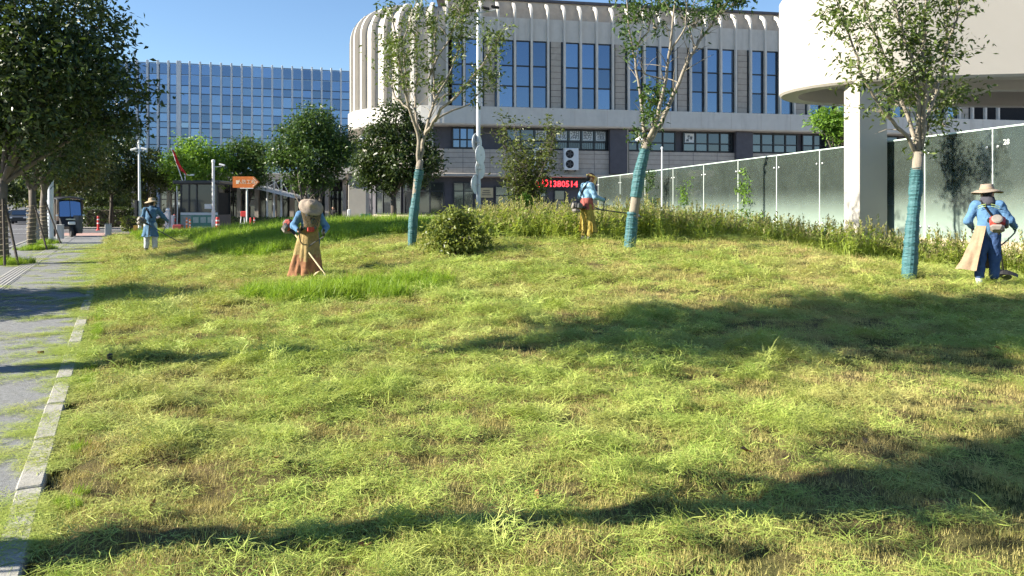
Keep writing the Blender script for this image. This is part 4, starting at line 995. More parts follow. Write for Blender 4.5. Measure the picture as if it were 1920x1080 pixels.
crown_tree('bush', 'leafy yellow-green bush between the left wrapped tree and the weeds', (p.x, p.y + .3, bz), .25, .03, [((-.2, 0, .5), .36), ((.22, 0, .48), .34), ((0, .3, .66), .36), ((.05, -.1, .3), .36), ((-.42, .1, .42), .3), ((.45, .1, .4), .3), ((-.1, .1, .85), .2), ((.25, .2, .78), .18)], 5600, .085, L_hedg, m_bark2, 65, 10, cat='bush', cr=.09, shell=.3, zmin=.0)
p = at(985, 440, 22.0); crown_tree('sapling', 'small bright sapling standing in the weeds below the shrub tree', (p.x, 22.0, gz(p.x, 22.0)), .4, .012, [((0, 0, .55), .16), ((0, 0, .85), .15), ((.05, 0, 1.05), .1)], 330, .12, L_brig, m_bark2, 66, 5, cat='sapling', cr=.06, shell=.2)
def hedge(name, label, c, size, n, ls, mat, seed, rz=0):
    g = np.random.default_rng(seed); h_ = thing(name, label, 'hedge', c, rz); P_ = (g.random((n, 3)) - .5); ax = g.integers(0, 3, n); sgn = np.sign(P_[np.arange(n), ax]); push = g.random(n) < .75
    P_[np.arange(n)[push], ax[push]] = .5 * sgn[push] * (1 + .06 * g.normal(size=push.sum())); P_ = P_ * np.array(size) + np.array([0, 0, size[2] / 2]); P_[:, 2] = np.abs(P_[:, 2])
    MB().box((0, 0, size[2] * .46), (size[0] * .86, size[1] * .8, size[2] * .9), None, .1).build('branches', m_dbark, h_)
    link('foliage', leaves_mesh('foliage', P_, ls, mat, g, .1, .5), h_, kind='stuff'); return h_
p = at(242, 405, 52); hedge('box_hedge', 'clipped round hedge beside the camera pole', (p.x, 54, -.1), (2.2, 1.6, 1.0), 4200, .12, L_hedg, 67)
p = at(480, 400, 62); hedge('box_hedge', 'low hedge in front of the dark low building', (p.x, 64.5, -.1), (9, 1.0, .8), 4500, .16, L_mid, 68)
p = at(225, 405, 66); hedge('box_hedge', 'dark clipped hedge across the far pavement', (p.x - 2, 68, -.1), (4, 1.4, 1.6), 3500, .18, L_dark, 69)
def climber(label, y0, dx, blobs, n, seed, mat):
    x0 = wallx(y0) + dx; crown_tree('climber', label, (x0, y0, .2), .6, .02, blobs, n, .11, mat, m_bark2, seed, 6, cat='climbing plant', cr=.12, shell=.3)
climber('climbing plant behind the glass right of the leaning tree', 31.4, .25, [((0, 0, .9), .5), ((0, .2, 1.8), .5), ((.1, -.2, 2.4), .4), ((0, .6, 1.2), .5), ((0, -.6, .8), .5)], 3000, 71, L_brig)
climber('large climbing plant behind the middle panes of the glass wall', 26.6, .28, [((0, 0, 1.0), .7), ((0, .3, 1.8), .55), ((.1, .2, 2.4), .45), ((0, -.9, .8), .6), ((0, .9, .7), .6), ((.1, -1.6, .5), .5)], 4600, 72, L_brig)
climber('straggling vine on a stake in front of the glass wall', 33.4, -.75, [((0, 0, .9), .22), ((0, .05, 1.5), .25), ((.0, 0, 2.2), .22), ((0, 0, 2.7), .2)], 900, 73, L_mid)
# grass in the tree pits
g = np.random.default_rng(6); P_ = []
for yy in (20.7, 27.9, 32.6):
    n_ = 46; a = g.random(n_) * 6.283; r_ = g.random(n_); P_.append(np.stack([ux(-2.65, yy) + .62 * r_ * np.cos(a) + .15, yy + .75 * r_ * np.sin(a) - .1, np.full(n_, .0)], 1))
scatter('pit_grass', 'tall_tuft', np.concatenate(P_), .5 + .5 * g.random(138), 'grass growing round the feet of the street trees', .2)
# ------------------------------------------------------------------ street furniture
m_galv = M('galvanised', (.50, .53, .56), .45, .08, 5, metal=.3)
m_wpole = M('white_pole', (.70, .71, .71), .45, .06, 4)
m_orange = M('orange_sign', (.62, .17, .035), .5, .1, 4)
m_redp = M('red_plastic', (.55, .045, .04), .5, .12, 6)
m_orp = M('orange_plastic', (.75, .22, .03), .5, .12, 6)
m_maro = M('maroon_paint', (.22, .03, .035), .5, .15, 6)
m_yel = M('yellow_paint', (.60, .40, .07), .6, .15, 3)
m_teal = M('teal_green', (.03, .22, .19), .5, .12, 3)
m_gran = M('granite', (.44, .44, .43), .8, .15, 30, .2, 80)
m_black = M('black_plastic', (.02, .02, .022), .45, .2, 6)
m_tyre = M('tyre', (.025, .025, .027), .85, .2, 10)
m_glassd = mirrorglass('car_glass', (.40, .46, .5), .04, refl=.35)
def cyl(mb, p0, p1, r, n=10): return mb.tube([p0, p1], r, n)
# lamp post with four round signs
lp = thing('lamp_post', 'tall grey lamp post with four round signs behind the bush', 'lamp post', (at(897, 0, 24).x, 24, gz(at(897, 0, 24).x, 24)))
zb = lp.location.z; ht = 7.75 - zb
MB().tube([(0, 0, -.2), (0, 0, 2.2), (0, 0, ht)], [.075, .066, .052], 12).build('pole', m_galv, lp)
MB().tube([(-.25, 0, ht - .25), (.55, 0, ht - .1)], .022, 6).tube([(0, 0, ht - .2), (0, 0, ht)], .06, 8).build('arm', m_galv, lp)
for x_ in (-.25, .22, .52): MB().box((x_, -.1, ht - .1 + .12 * x_), (.26, .14, .07), Matrix.Rotation(.2, 3, 'Y').to_quaternion(), .02).build('lamp_head', m_dark, lp)
for k, (dx, py) in enumerate(((-.05, 267), (.06, 291), (.05, 317), (-.07, 346))):
    z_ = at(0, py, 24).z - zb; sg = MB().lathe([(.0, -.012), (.30, -.012), (.305, 0), (.30, .012), (0, .012)], (dx, -.10 if k % 2 else .10, z_), 26, axis=(.90, -.44, .0)); so = sg.build('round_sign', m_galv, lp)
    MB().box((dx * .5, 0, z_), (.16, .2, .03)).build('clamp', m_steel, so)
def cctv(o, z, side=1, l=.5, name='camera_arm'):
    a = MB().tube([(0, 0, z), (side * l, 0, z + .02)], .022, 6).build(name, m_wpole, o)
    MB().box((side * (l + .05), -.05, z + .12), (.34, .12, .11), Matrix.Rotation(.25 * side, 3, 'Y').to_quaternion(), .02).build('camera', m_wpole, a)
    MB().tube([(side * l, 0, z), (side * l, 0, z + .1)], .02, 6).build('bracket', m_wpole, a)
p = at(262, 440, 42); o = thing('camera_pole', 'tall white camera pole behind the left worker', 'pole', (p.x, 42, -.03))
MB().tube([(0, 0, 0), (0, 0, 1.8), (-.05, 0, 5.3)], [.085, .075, .045], 10).build('pole', m_wpole, o)
MB().box((-.12, -.1, 1.5), (.12, .2, .9), None, .01).build('control_box', m_black, o); cctv(o, 4.6, -1, .25); cctv(o, 4.62, 1, .22)
MB().tube([(-.05, 0, 5.2), (-.05, 0, 5.6)], .03, 6).lathe([(.06, 0), (.08, .06), (.03, .14)], (-.05, 0, 5.0), 10).build('antenna', m_wpole, o)
p = at(400, 433, 47); o = thing('cctv_pole', 'white CCTV pole right of the guard booth', 'pole', (p.x, 47, 0))
MB().tube([(0, 0, -.05), (0, 0, 1.35), (0, 0, 1.37), (0, 0, 4.25)], [.11, .11, .085, .08], 12).lathe([(.09, 4.25), (.11, 4.3), (.1, 4.42), (.03, 4.45)], (0, 0, 0), 12).build('pole', m_wpole, o); cctv(o, 4.0, 1, .5)
p = at(463, 430, 44); o = thing('arrow_sign', 'orange arrow shaped direction sign on a white post', 'sign', (p.x, 44, .0))
MB().tube([(0, 0, -.05), (0, 0, 2.68)], .05, 10).build('post', m_wpole, o)
z0, z1 = at(0, 352, 44).z, at(0, 331, 44).z; zm = (z0 + z1) / 2; hh = (z1 - z0) / 2; x0, x1, x2 = at(437, 0, 44).x - p.x, at(476, 0, 44).x - p.x, at(487, 0, 44).x - p.x
bd = MB(); V = [(x0, zm - hh), (x1, zm - hh), (x2, zm), (x1, zm + hh), (x0, zm + hh)]
bd.add([(a, -.06, b_) for a, b_ in V] + [(a, -.02, b_) for a, b_ in V], [(0, 1, 2, 3, 4), (9, 8, 7, 6, 5)] + [(i, i + 5, (i + 1) % 5 + 5, (i + 1) % 5) for i in range(5)]); bo = bd.build('board', m_orange, o)
m_let = M('pale_lettering', (.75, .62, .5), .6, .05)
me = text_mesh('人防工程', .27, .002, m_let); link('lettering', me, bo, (x0 + .78, -.064, zm), rot=(math.pi / 2, 0, 0))
MB().box((x0 + .27, -.063, zm), (.16, .004, .2)).build('emblem', m_let, bo)
ar = MB(); ar.tube([(x1 - .03, -.064, zm - hh * .8), (x2 - .08, -.064, zm), (x1 - .03, -.064, zm + hh * .8)], .022, 4).build('arrow_mark', m_let, bo)
MB().box((0, -.03, z0 - .03), (.75, .1, .05)).build('bracket', m_wpole, o)
# guard booth
m_boothg = mirrorglass('booth_glass', (.30, .34, .37), .06, refl=.10)
p = at(372, 428, 48); gbth = thing('guard_booth', 'black guard booth with green notice panel and flat overhanging roof', 'booth', (p.x, 49.2, -.02))
W_ = 2.35; BH = at(0, 345, 48).z
MB().box((0, 0, .55), (W_, 2.2, 1.1)).build('base_wall', m_dstone, gbth)
bw = MB()
for x_ in (-W_ / 2 + .05, -W_ / 2 + .55, -.15, W_ / 2 - .05):
    for y_ in (-1.07, 1.07): bw.box((x_, y_, 1.1 + (BH - 1.1) / 2), (.08, .08, BH - 1.1))
bw.build('corner_post', m_frame, gbth)
for i, (a, b_) in enumerate(((-W_ / 2 + .09, -W_ / 2 + .51), (-W_ / 2 + .59, -.19), (-.11, W_ / 2 - .09))): MB().box(((a + b_) / 2, -1.05, 1.1 + (BH - 1.1) / 2), (b_ - a, .02, BH - 1.12)).build('pane', m_boothg, gbth)
MB().box((0, .1, 1.8), (W_ - .2, 1.9, 1.4)).build('interior', m_dark, gbth)
MB().box((-.08, -.05, BH + .13), (W_ + .55, 2.7, .22), None, .04).build('roof', m_frame, gbth)
npn = MB().box((.03, -1.13, .62), (W_ - .02, .04, 1.25)).build('notice_panel', M('notice_green', (.10, .26, .20), .6, .15, 5), gbth)
MB().box((.03, -1.16, 1.16), (W_ - .04, .01, .15)).build('header_strip', m_paper, npn)
MB().box((-.78, -1.155, .72), (.62, .01, .62)).build('blank_card', M('card_grey', (.28, .33, .32), .7), npn)
for x_ in (-.18, .28, .72): MB().box((x_, -1.155, .78), (.34, .01, .36)).build('poster', M('poster_pale', (.42, .52, .46), .7, .2, 12), npn)
for r_ in range(2):
    for c_ in range(9): MB().box((-.85 + c_ * .215, -1.155, .2 + r_ * .14), (.17, .008, .07)).build('notice_line', M('line_pale', (.33, .46, .37), .7), npn)
MB().box((.55, -1.075, 1.62), (.44, .01, .30)).build('paper_notice', m_paper, gbth)
MB().tube([(-W_ / 2 - .15, -1.2, 0), (-W_ / 2 - .12, -1.2, 1.4), (-W_ / 2 - .17, -1.2, 2.9)], .035, 7).build('downpipe', m_galv, gbth)
rc = MB(); rc.tube([(-.95, -.9, BH + .2), (-.95, -.9, BH + .62), (-.55, -.9, BH + .55)], .03, 6).box((-.5, -.9, BH + .6), (.2, .1, .1)).box((-.95, -.9, BH + .66), (.1, .1, .1)); rc.build('roof_camera', m_wpole, gbth)
fl = thing('red_flag', 'red flag hanging from a slanted pole on the guard booth roof', 'flag', (at(341, 0, 48).x, 48.2, BH + .1))
tip = Vector((at(318, 276, 48).x - at(341, 0, 48).x, 0, at(0, 276, 48).z - BH - .1)); MB().tube([(0, 0, 0), tip], .028, 7).build('flagpole', m_wpole, fl)
fm = MB(); V = []; nf_ = 9
for i in range(nf_):
    t_ = i / (nf_ - 1); q0 = tip * (.97 - .55 * t_); wdt = .12 + .62 * t_ ** .8
    for j in range(5): V.append((q0.x + wdt * j / 4 * .75, .05 * math.sin(j * 2.1 + i * .8), q0.z - wdt * j / 4 * .75 - .05 * math.sin(i + j)))
fm.add(V, [(i * 5 + j, i * 5 + j + 1, (i + 1) * 5 + j + 1, (i + 1) * 5 + j) for i in range(nf_ - 1) for j in range(4)]); fo = fm.build('cloth', M('flag_red', (.55, .02, .02), .7, .15, 4), fl, smooth=True)
# barrier gate machines
bg_ = thing('barrier_gate', 'white barrier gate with raised slanted arm left of the booth', 'barrier', (at(313, 0, 47).x, 47, -.02))
MB().box((.05, 0, .65), (.22, .3, 1.3), None, .03).build('cabinet', m_wpole, bg_); MB().tube([(.05, 0, 1.25), (-.62, 0, .92)], .07, 8).build('arm', m_wpole, bg_); MB().box((.3, .1, .6), (.16, .2, .95), None, .02).build('ticket_post', m_wpole, bg_); MB().lathe([(.1, 0), (.14, .1), (.09, .2), (.02, .22)], (.05, 0, 1.3), 12).build('motor_cap', m_wpole, bg_)
hy = thing('fire_hydrant', 'maroon street hydrant on a short post right of the left worker', 'hydrant', (at(334, 0, 41).x, 41, gz(at(334, 0, 41).x, 41)))
MB().tube([(0, 0, -.1), (0, 0, .35)], .09, 10).build('post', m_redp, hy); MB().box((0, 0, .46), (.5, .28, .28), None, .04).build('head', m_maro, hy); MB().lathe([(.06, 0), (.07, .08), (.03, .1)], (-.22, -.05, .35), 8, axis=(-1, 0, .2)).build('outlet', m_wpole, hy)
def delineator(px, py0, py1, d, mat, label, r=.06, bands=True):
    q = at(px, py1, d); h = (py1 - py0) / FPX * d; o = thing('delineator_post', label, 'post', (q.x, d, max(q.z, -.12)), group='plastic delineator posts')
    MB().lathe([(r * 2.0, 0), (r * 1.9, .04), (r, .07), (r, h - .04), (r * .7, h)], (0, 0, 0), 12).build('post', mat, o)
    if bands:
        for f_ in (.45, .72): MB().lathe([(r * 1.03, h * f_), (r * 1.03, h * f_ + .08)], (0, 0, 0), 12).build('reflective_band', m_wpole, o)
delineator(184, 405, 432, 46, m_redp, 'red plastic post with white bands on the reddish apron')
delineator(350, 408, 432, 46.5, m_orp, 'left orange post in front of the notice panel', .05); delineator(356, 411, 433, 46, m_orp, 'right orange post in front of the notice panel', .05)
delineator(408, 407, 435, 45, m_redp, 'thick red post just right of the CCTV pole', .10); delineator(470, 408, 430, 46, m_redp, 'left red post right of the arrow sign', .06, False); delineator(477, 408, 430, 46.6, m_redp, 'right red post right of the arrow sign', .05)
delineator(327, 402, 415, 52, m_redp, 'small red and white post behind the barrier gate', .06)
il = thing('booth_island', 'yellow and white painted kerb island under the booth', 'island', (0, 0, 0)); xa, xb = at(252, 0, 47.2).x, at(482, 0, 47.2).x; nseg = 12
for i in range(nseg):
    a = xa + (xb - xa) * i / nseg; MB().box((a + (xb - xa) / nseg / 2, 48.6, .02), ((xb - xa) / nseg - .01, 2.8, .36), None, .02).build('kerb_segment', (m_yel, m_dstone)[1 if 1 < i < 11 and i % 2 else 0] if i < 2 or i % 3 else m_base, il)
MB().box((xa + .25, 47.3, .28), (.5, .5, .35), None, .02).build('end_block', m_yel, il)
tr_ = thing('trestle', 'white folding trestle with a red board beside the arrow sign', 'trestle', (at(455, 0, 45.6).x, 45.6, 0))
tb = MB(); tb.tube([(-.16, -.12, 0), (-.08, 0, 1.05)], .025, 6).tube([(.2, -.12, 0), (.08, 0, 1.05)], .025, 6).tube([(-.14, -.1, .25), (.17, -.1, .25)], .02, 6).tube([(-.12, -.06, .6), (.13, -.06, .6)], .02, 6); tb.build('frame', m_wpole, tr_); MB().box((.08, -.06, 1.15), (.36, .05, .32), None, .03).build('board', m_redp, tr_)
for px, py0, py1, d, lab in ((203, 427, 450, 41, 'square granite bollard at the end of the lawn edge'), (113, 425, 451, 38, 'square granite bollard in front of the tricycle')):
    q = at(px, py1, d); h = (py1 - py0) / FPX * d; o = thing('stone_bollard', lab, 'bollard', (q.x, d, -.03), rz=.2, group='granite bollards'); MB().box((0, 0, h / 2), (.27, .27, h), None, .02).build('shaft', m_gran, o); MB().box((0, 0, h + .02), (.30, .30, .04), None, .015).build('cap', m_gran, o)
o = thing('grey_pole', 'thick grey pole between the street trees and the tricycle', 'pole', (at(95, 0, 37).x, 37, 0)); MB().tube([(0, 0, -.05), (0, 0, 3.3), (0, 0, 6.5)], [.135, .125, .1], 14).build('shaft', m_galv, o); MB().lathe([(.22, 0), (.22, .03), (.15, .05)], (0, 0, 0), 14).build('base_flange', m_galv, o)
o = thing('utility_cabinet', 'plain grey utility cabinet behind the second street tree', 'cabinet', (at(63, 0, 33).x, 33, 0), rz=krz); MB().box((0, 0, .62), (.45, .6, 1.24), None, .02).build('casing', M('cabinet_grey', (.27, .28, .28), .5, .1), o); MB().box((0, 0, 1.27), (.5, .65, .05), None, .015).build('lid', m_galv, o)
# lantern posts
def lantern(px, d, zt, side, label):
    q = at(px, 0, d); o = thing('lantern_post', label, 'lamp post', (q.x, d, 0)); MB().tube([(0, 0, 0), (0, 0, zt)], [.06, .04], 8).build('post', m_frame, o)
    MB().tube([(0, 0, zt - .15), (side * .3, 0, zt + .05), (side * .62, 0, zt), (side * .66, 0, zt - .3)], .022, 6).build('arm', m_frame, o)
    MB().lathe([(.03, 0), (.07, -.05), (.27, -.25), (.28, -.28), (.15, -.36), (.05, -.42)], (side * .66, 0, zt - .3), 14).build('lantern', m_wpole, o)
lantern(697, 50, at(0, 245, 50).z, -1, 'dark post with a hanging lantern beside the porch pillar'); lantern(1178, 42, at(0, 243, 42).z, 1, 'dark post with a hanging lantern behind the leaning wrapped tree')
o = thing('thin_pole', 'thin white pole rising behind the far end of the glass wall', 'pole', (at(1243, 0, 33.0).x, 33.2, 0)); MB().tube([(0, 0, 0), (0, 0, at(0, 277, 33).z)], [.045, .03], 8).build('shaft', m_wpole, o); MB().lathe([(.05, 0), (.05, .05), (.02, .09)], (0, 0, at(0, 277, 33).z - .03), 8).build('cap', m_wpole, o)
o = thing('litter_bin', 'teal wheeled bin beside the porch pillar', 'bin', (at(687, 0, 54).x, 54, -.1)); MB().add([(-.26, -.26, .05), (.26, -.26, .05), (.26, .26, .05), (-.26, .26, .05), (-.34, -.34, 1.1), (.34, -.34, 1.1), (.34, .34, 1.1), (-.34, .34, 1.1)], [(0, 3, 2, 1), (4, 5, 6, 7), (0, 1, 5, 4), (1, 2, 6, 5), (2, 3, 7, 6), (3, 0, 4, 7)]).build('tub', m_teal, o); MB().box((0, 0, 1.15), (.74, .74, .08), None, .03).build('lid', m_teal, o)
o = thing('white_rack', 'low white metal rack in front of the teal bin', 'rack', (at(697, 0, 50).x, 50, .05)); q = MB()
for x_ in (-.42, -.14, .14, .42): q.tube([(x_, 0, 0), (x_, 0, .72)], .03, 6)
for z_ in (.35, .7): q.tube([(-.45, 0, z_), (.45, 0, z_)], .04, 6)
q.build('frame', m_wpole, o)
o = thing('folding_sign', 'white folding sign leaning by the porch', 'sign', (at(650, 0, 57).x, 57, -.1)); MB().tube([(-.25, 0, 0), (.1, 0, 1.2)], .03, 6).tube([(0, 0, 0), (.22, 0, 1.2)], .03, 6).build('leg', m_wpole, o); MB().box((.16, 0, 1.25), (.24, .1, .5), None, .04).build('board', m_wpole, o)
o = thing('lawn_valve', 'small black valve cap standing in the lawn near the kerb', 'valve', (ghit(206, 690).x, ghit(206, 690).y, gz(ghit(206, 690).x, ghit(206, 690).y))); MB().lathe([(.022, -.02), (.022, .07), (.026, .075), (.026, .09), (.012, .098)], (0, 0, 0), 10).build('cap', m_black, o)
lf = MB(); lf.add([(0, -.045, .0), (.03, -.01, .018), (.022, .03, .012), (0, .055, .02), (-.022, .03, .014), (-.03, -.01, .02), (0, .0, .0)], [(0, 1, 6), (1, 2, 6), (2, 3, 6), (3, 4, 6), (4, 5, 6), (5, 0, 6)]); lfm = lf.mesh('fallen_leaf', M('dead_leaf', (.24, .11, .045), .7, .3, 12))
for px, py, wh in ((290, 970, 'left end of the nearest tree shadow'), (683, 1036, 'bottom edge below the nearest shadow'), (1398, 852, 'grass between the two large shadows, right of centre'), (230, 648, 'grass by the kerb near the black valve cap'), (1620, 845, 'shaded grass at the right of the foreground'), (75, 672, 'grey pavement beside the kerb'), (1010, 940, 'sunlit grass just above the nearest shadow'), (520, 882, 'grass left of centre in the foreground'), (1870, 668, 'lower edge of the middle shadow at far right')):
    q = ghit(px, py); o = link('fallen_leaf', lfm, None, (q.x, q.y, (0 if px < 150 else gz(q.x, q.y) + .045)), label='curled brown leaf on the ' + wh, cat='leaf', group='fallen leaves on the lawn'); o.rotation_euler = (rng.normal() * .4, rng.normal() * .4, rng.random() * 6)

# ------------------------------------------------------------------ low building, distant block
lb = thing('low_building', 'low dark building with shaded glass front behind the booth', 'building', (0, 0, 0))
xa, xb, yb = at(300, 0, 76).x, at(668, 0, 76).x, 76.0
MB().box(((xa + xb) / 2, yb + 4, 2.0), (xb - xa, 8, 4.2)).build('wall', m_dstone, lb)
MB().box(((xa + xb) / 2, yb - 1.0, 4.35), (xb - xa + .6, 10.5, .6), None, .04).build('roof', M('roof_grey', (.20, .20, .20), .8, .1), lb)
nb = 12; bw_ = (xb - xa) / nb
for i in range(nb + 1): MB().box((xa + i * bw_, yb - 5.2 + .0, 2.0), (.35, .35, 4.1)).build('column', m_stone, lb)
for i in range(nb):
    fr = MB(); cx = xa + (i + .5) * bw_
    for x_ in (-bw_ / 2 + .1, 0, bw_ / 2 - .1): fr.box((cx + x_, yb - .06, 1.6), (.1, .1, 3.2))
    fr.box((cx, yb - .065, 2.35), (bw_ - .12, .08, .1)); wo = fr.build('window', m_frame, lb)
    for s_ in (-1, 1): MB().box((cx + s_ * bw_ / 4, yb - .04, 1.6), (bw_ / 2 - .16, .03, 3.1)).build('pane', m_dglass, wo)
    if i in (2, 5, 8, 9, 11): MB().box((cx + .3, yb - .12, 1.2 + (i % 3) * .4), (.9, .02, .6)).build('poster', m_paper, wo)
sh = thing('mast_canopy', 'low shelter roof hung from white masts behind the orange sign', 'shelter', (0, 0, 0)); xs, xe, yc = at(485, 0, 66).x, at(552, 0, 66).x, 66.0
za_, zb_ = at(0, 352, 66).z, at(0, 372, 66).z
MB().add([(xs - 2, yc, za_ + .35), (xe, yc, zb_), (xe, yc + 4, zb_), (xs - 2, yc + 4, za_ + .35), (xs - 2, yc, za_ + .6), (xe, yc, zb_ + .2), (xe, yc + 4, zb_ + .2), (xs - 2, yc + 4, za_ + .6)], [(0, 3, 2, 1), (4, 5, 6, 7), (0, 1, 5, 4), (1, 2, 6, 5), (2, 3, 7, 6), (3, 0, 4, 7)]).build('roof', m_galv, sh)
for px in (494, 507, 521):
    q = at(px, 0, 66); MB().tube([(q.x, yc + 1, 0), (q.x, yc + 1, at(0, 334, 66).z)], .09, 7).build('mast', m_wpole, sh); MB().tube([(q.x, yc + 1, at(0, 336, 66).z), (q.x + 1.0, yc, at(0, 366, 66).z)], .035, 5).tube([(q.x, yc + 1, at(0, 336, 66).z), (q.x - 1.0, yc, at(0, 352, 66).z)], .035, 5).build('stay', m_wpole, sh)
q = at(118, 0, 230); wb = thing('distant_block', 'pale distant block above the van', 'building', (q.x, 230, 0)); MB().box((0, 0, 6), (7.5, 8, 12)).build('wall', M('pale_wall', (.66, .68, .68), .7, .05), wb); 
for z_ in (7.2, 8.8, 10.4):
    for x_ in (-2.5, 0, 2.5): MB().box((x_, -4.02, z_), (1.6, .05, .7)).build('window', m_dglass, wb)
MB().box((0, 0, 12.1), (7.9, 8.4, .3)).build('roof', m_galv, wb)
q = at(-60, 0, 170); wb = thing('grey_block', 'grey block at the end of the street behind the left trees', 'building', (q.x, 170, 0)); MB().box((0, 0, 5), (60, 8, 10)).build('wall', M('grey_wall', (.30, .30, .31), .8, .1), wb); MB().box((0, 0, 10.1), (61, 9, .3)).build('roof', m_galv, wb)
for x_ in np.arange(-27, 28, 4.5):
    for z_ in (2.5, 5.5, 8): MB().box((x_, -4.02, z_), (2.2, .06, 1.5)).build('window', m_dglass, wb)

# ------------------------------------------------------------------ vehicles
def wheel(parent, c, r, wd, axis=(1, 0, 0)):
    w_ = MB().lathe([(r * .62, -wd / 2), (r * .96, -wd / 2), (r, -wd * .3), (r, wd * .3), (r * .96, wd / 2), (r * .62, wd / 2)], c, 18, axis=axis).build('wheel', m_tyre, parent)
    MB().lathe([(.02, -wd * .52), (r * .6, -wd * .45), (r * .63, wd * .45), (.02, wd * .52)], c, 14, axis=axis).build('rim', m_steel, w_)
def vehicle(name, label, cat, loc, rz, prof, wd, paint, lowpaint, wheels, glass):
    o = thing(name, label, cat, loc, rz)                 # length along local y, front at -y
    mb = MB(); n_ = len(prof); ins = .12
    V = [(-wd / 2 + (ins if z > .95 else 0), y, z) for y, z in prof] + [(wd / 2 - (ins if z > .95 else 0), y, z) for y, z in prof]
    mb.add(V, [tuple(range(n_)), tuple(range(2 * n_ - 1, n_ - 1, -1))] + [(i, i + n_, (i + 1) % n_ + n_, (i + 1) % n_) for i in range(n_)]); mb.build('body', paint, o)
    if lowpaint:
        ymin, ymax = min(p_[0] for p_ in prof), max(p_[0] for p_ in prof)
        for s_ in (-1, 1): MB().box((s_ * (wd / 2 + .005), (ymin + ymax) / 2, .75), (.02, ymax - ymin - .3, .5)).build('side_panel', lowpaint, o)
    for y_, r in wheels:
        for s_ in (-1, 1): wheel(o, (s_ * (wd / 2 - .1), y_, r), r, .2)
    for nm, poly in glass: MB().add(poly, [tuple(range(len(poly)))]).build(nm, m_glassd, o)
    return o
m_vwhite = M('van_white', (.68, .70, .70), .3, .04, 2); m_cdark = M('car_dark', (.05, .055, .06), .3, .1, 2)
vprof = [(-2.4, .35), (-2.45, .9), (-2.2, 1.2), (-1.7, 2.05), (-1.3, 2.25), (2.3, 2.25), (2.45, 2.0), (2.45, .4)]
vo = vehicle('parked_van', 'white minibus with teal lower sides behind the tricycle', 'van', (at(100, 0, 62).x, 62, -.12), krz, vprof, 1.85, m_vwhite, m_teal, ((-1.6, .36), (1.6, .36)),
    [('windscreen', [(-.72, -2.16, 1.3), (.72, -2.16, 1.3), (.68, -1.78, 1.98), (-.68, -1.78, 1.98)])] + [('side_window', [(s_ * .812, a, 1.3), (s_ * .812, a + 1.0, 1.3), (s_ * .812, a + 1.0, 1.95), (s_ * .812, a, 1.95)]) for s_ in (-1, 1) for a in (-1.3, -.1, 1.1)])
for s_ in (-.65, .65): MB().box((s_, -2.44, .82), (.3, .06, .18), None, .03).build('headlight', m_wpole, vo)
cprof = [(-2.2, .3), (-2.25, .7), (-1.3, .88), (-.6, 1.42), (.9, 1.45), (1.7, 1.0), (2.2, .95), (2.25, .35)]
for k, (px, d, pt, lab) in enumerate(((38, 78, m_cdark, 'dark car parked far down the street at left'), (12, 84, m_vwhite, 'white car parked far down the street at the left edge'))):
    co = vehicle('parked_car', lab, 'car', (at(px, 0, d).x, d, -.12), krz, cprof, 1.75, pt, None, ((-1.4, .31), (1.35, .31)), [('windscreen', [(-.62, -1.27, .95), (.62, -1.27, .95), (.58, -.68, 1.36), (-.58, -.68, 1.36)])])
    for s_ in (-.6, .6): MB().box((s_, -2.24, .66), (.3, .06, .14), None, .03).build('headlight', m_wpole, co)
# electric tricycle with roof
tq = at(126, 0, 40.5); tk = thing('electric_tricycle', 'dark electric tricycle with roof and clear windscreen parked on the pavement', 'tricycle', (tq.x, 40.5, 0.0), krz + .25)
MB().add([(-.42, -1.0, .55), (.42, -1.0, .55), (.5, -.75, 1.05), (-.5, -.75, 1.05), (-.45, -.6, .4), (.45, -.6, .4), (.52, -.6, 1.05), (-.52, -.6, 1.05)], [(0, 1, 2, 3), (4, 7, 6, 5), (0, 3, 7, 4), (1, 5, 6, 2), (3, 2, 6, 7), (0, 4, 5, 1)]).build('front_cowl', m_black, tk)
MB().box((0, -1.02, .72), (.34, .06, .16), None, .03).build('headlight', m_wpole, tk); MB().box((0, -.93, .92), (.5, .05, .06)).build('badge_bar', m_steel, tk)
MB().add([(-.50, -.74, 1.06), (.50, -.74, 1.06), (.48, -.55, 1.92), (-.48, -.55, 1.92), (-.50, -.73, 1.06), (.50, -.73, 1.06), (.48, -.54, 1.92), (-.48, -.54, 1.92)], [(0, 1, 2, 3), (7, 6, 5, 4)]).build('windscreen', m_glass, tk)
fm = MB()
for s_ in (-1, 1): fm.tube([(s_ * .52, -.76, 1.0), (s_ * .5, -.56, 1.95)], .025, 6).tube([(s_ * .55, 1.1, .5), (s_ * .53, 1.05, 1.95)], .025, 6).tube([(s_ * .52, .2, .5), (s_ * .52, .15, 1.97)], .02, 6)
fm.tube([(0, -.745, 1.06), (0, -.555, 1.92)], .015, 5).build('roof_frame', m_black, tk)
rf = MB(); V = []
for i, y_ in enumerate((-.85, -.6, .2, 1.2)):
    for x_, dz in ((-.62, -.05), (-.3, .04), (0, .06), (.3, .04), (.62, -.05)): V.append((x_, y_, 2.0 + dz - (.06 if i == 0 else 0)))
V += [(x, y, z + .05) for x, y, z in V]; Ft = []
for L_ in (0, 20):
    for i in range(3):
        for j in range(4): q = (L_ + i * 5 + j, L_ + i * 5 + j + 1, L_ + (i + 1) * 5 + j + 1, L_ + (i + 1) * 5 + j); Ft.append(q if L_ else q[::-1])
bd_ = [0, 1, 2, 3, 4, 9, 14, 19, 18, 17, 16, 15, 10, 5]
for a, b_ in zip(bd_, bd_[1:] + bd_[:1]): Ft.append((a, b_, b_ + 20, a + 20))
rf.add(V, Ft).build('roof', m_black, tk)
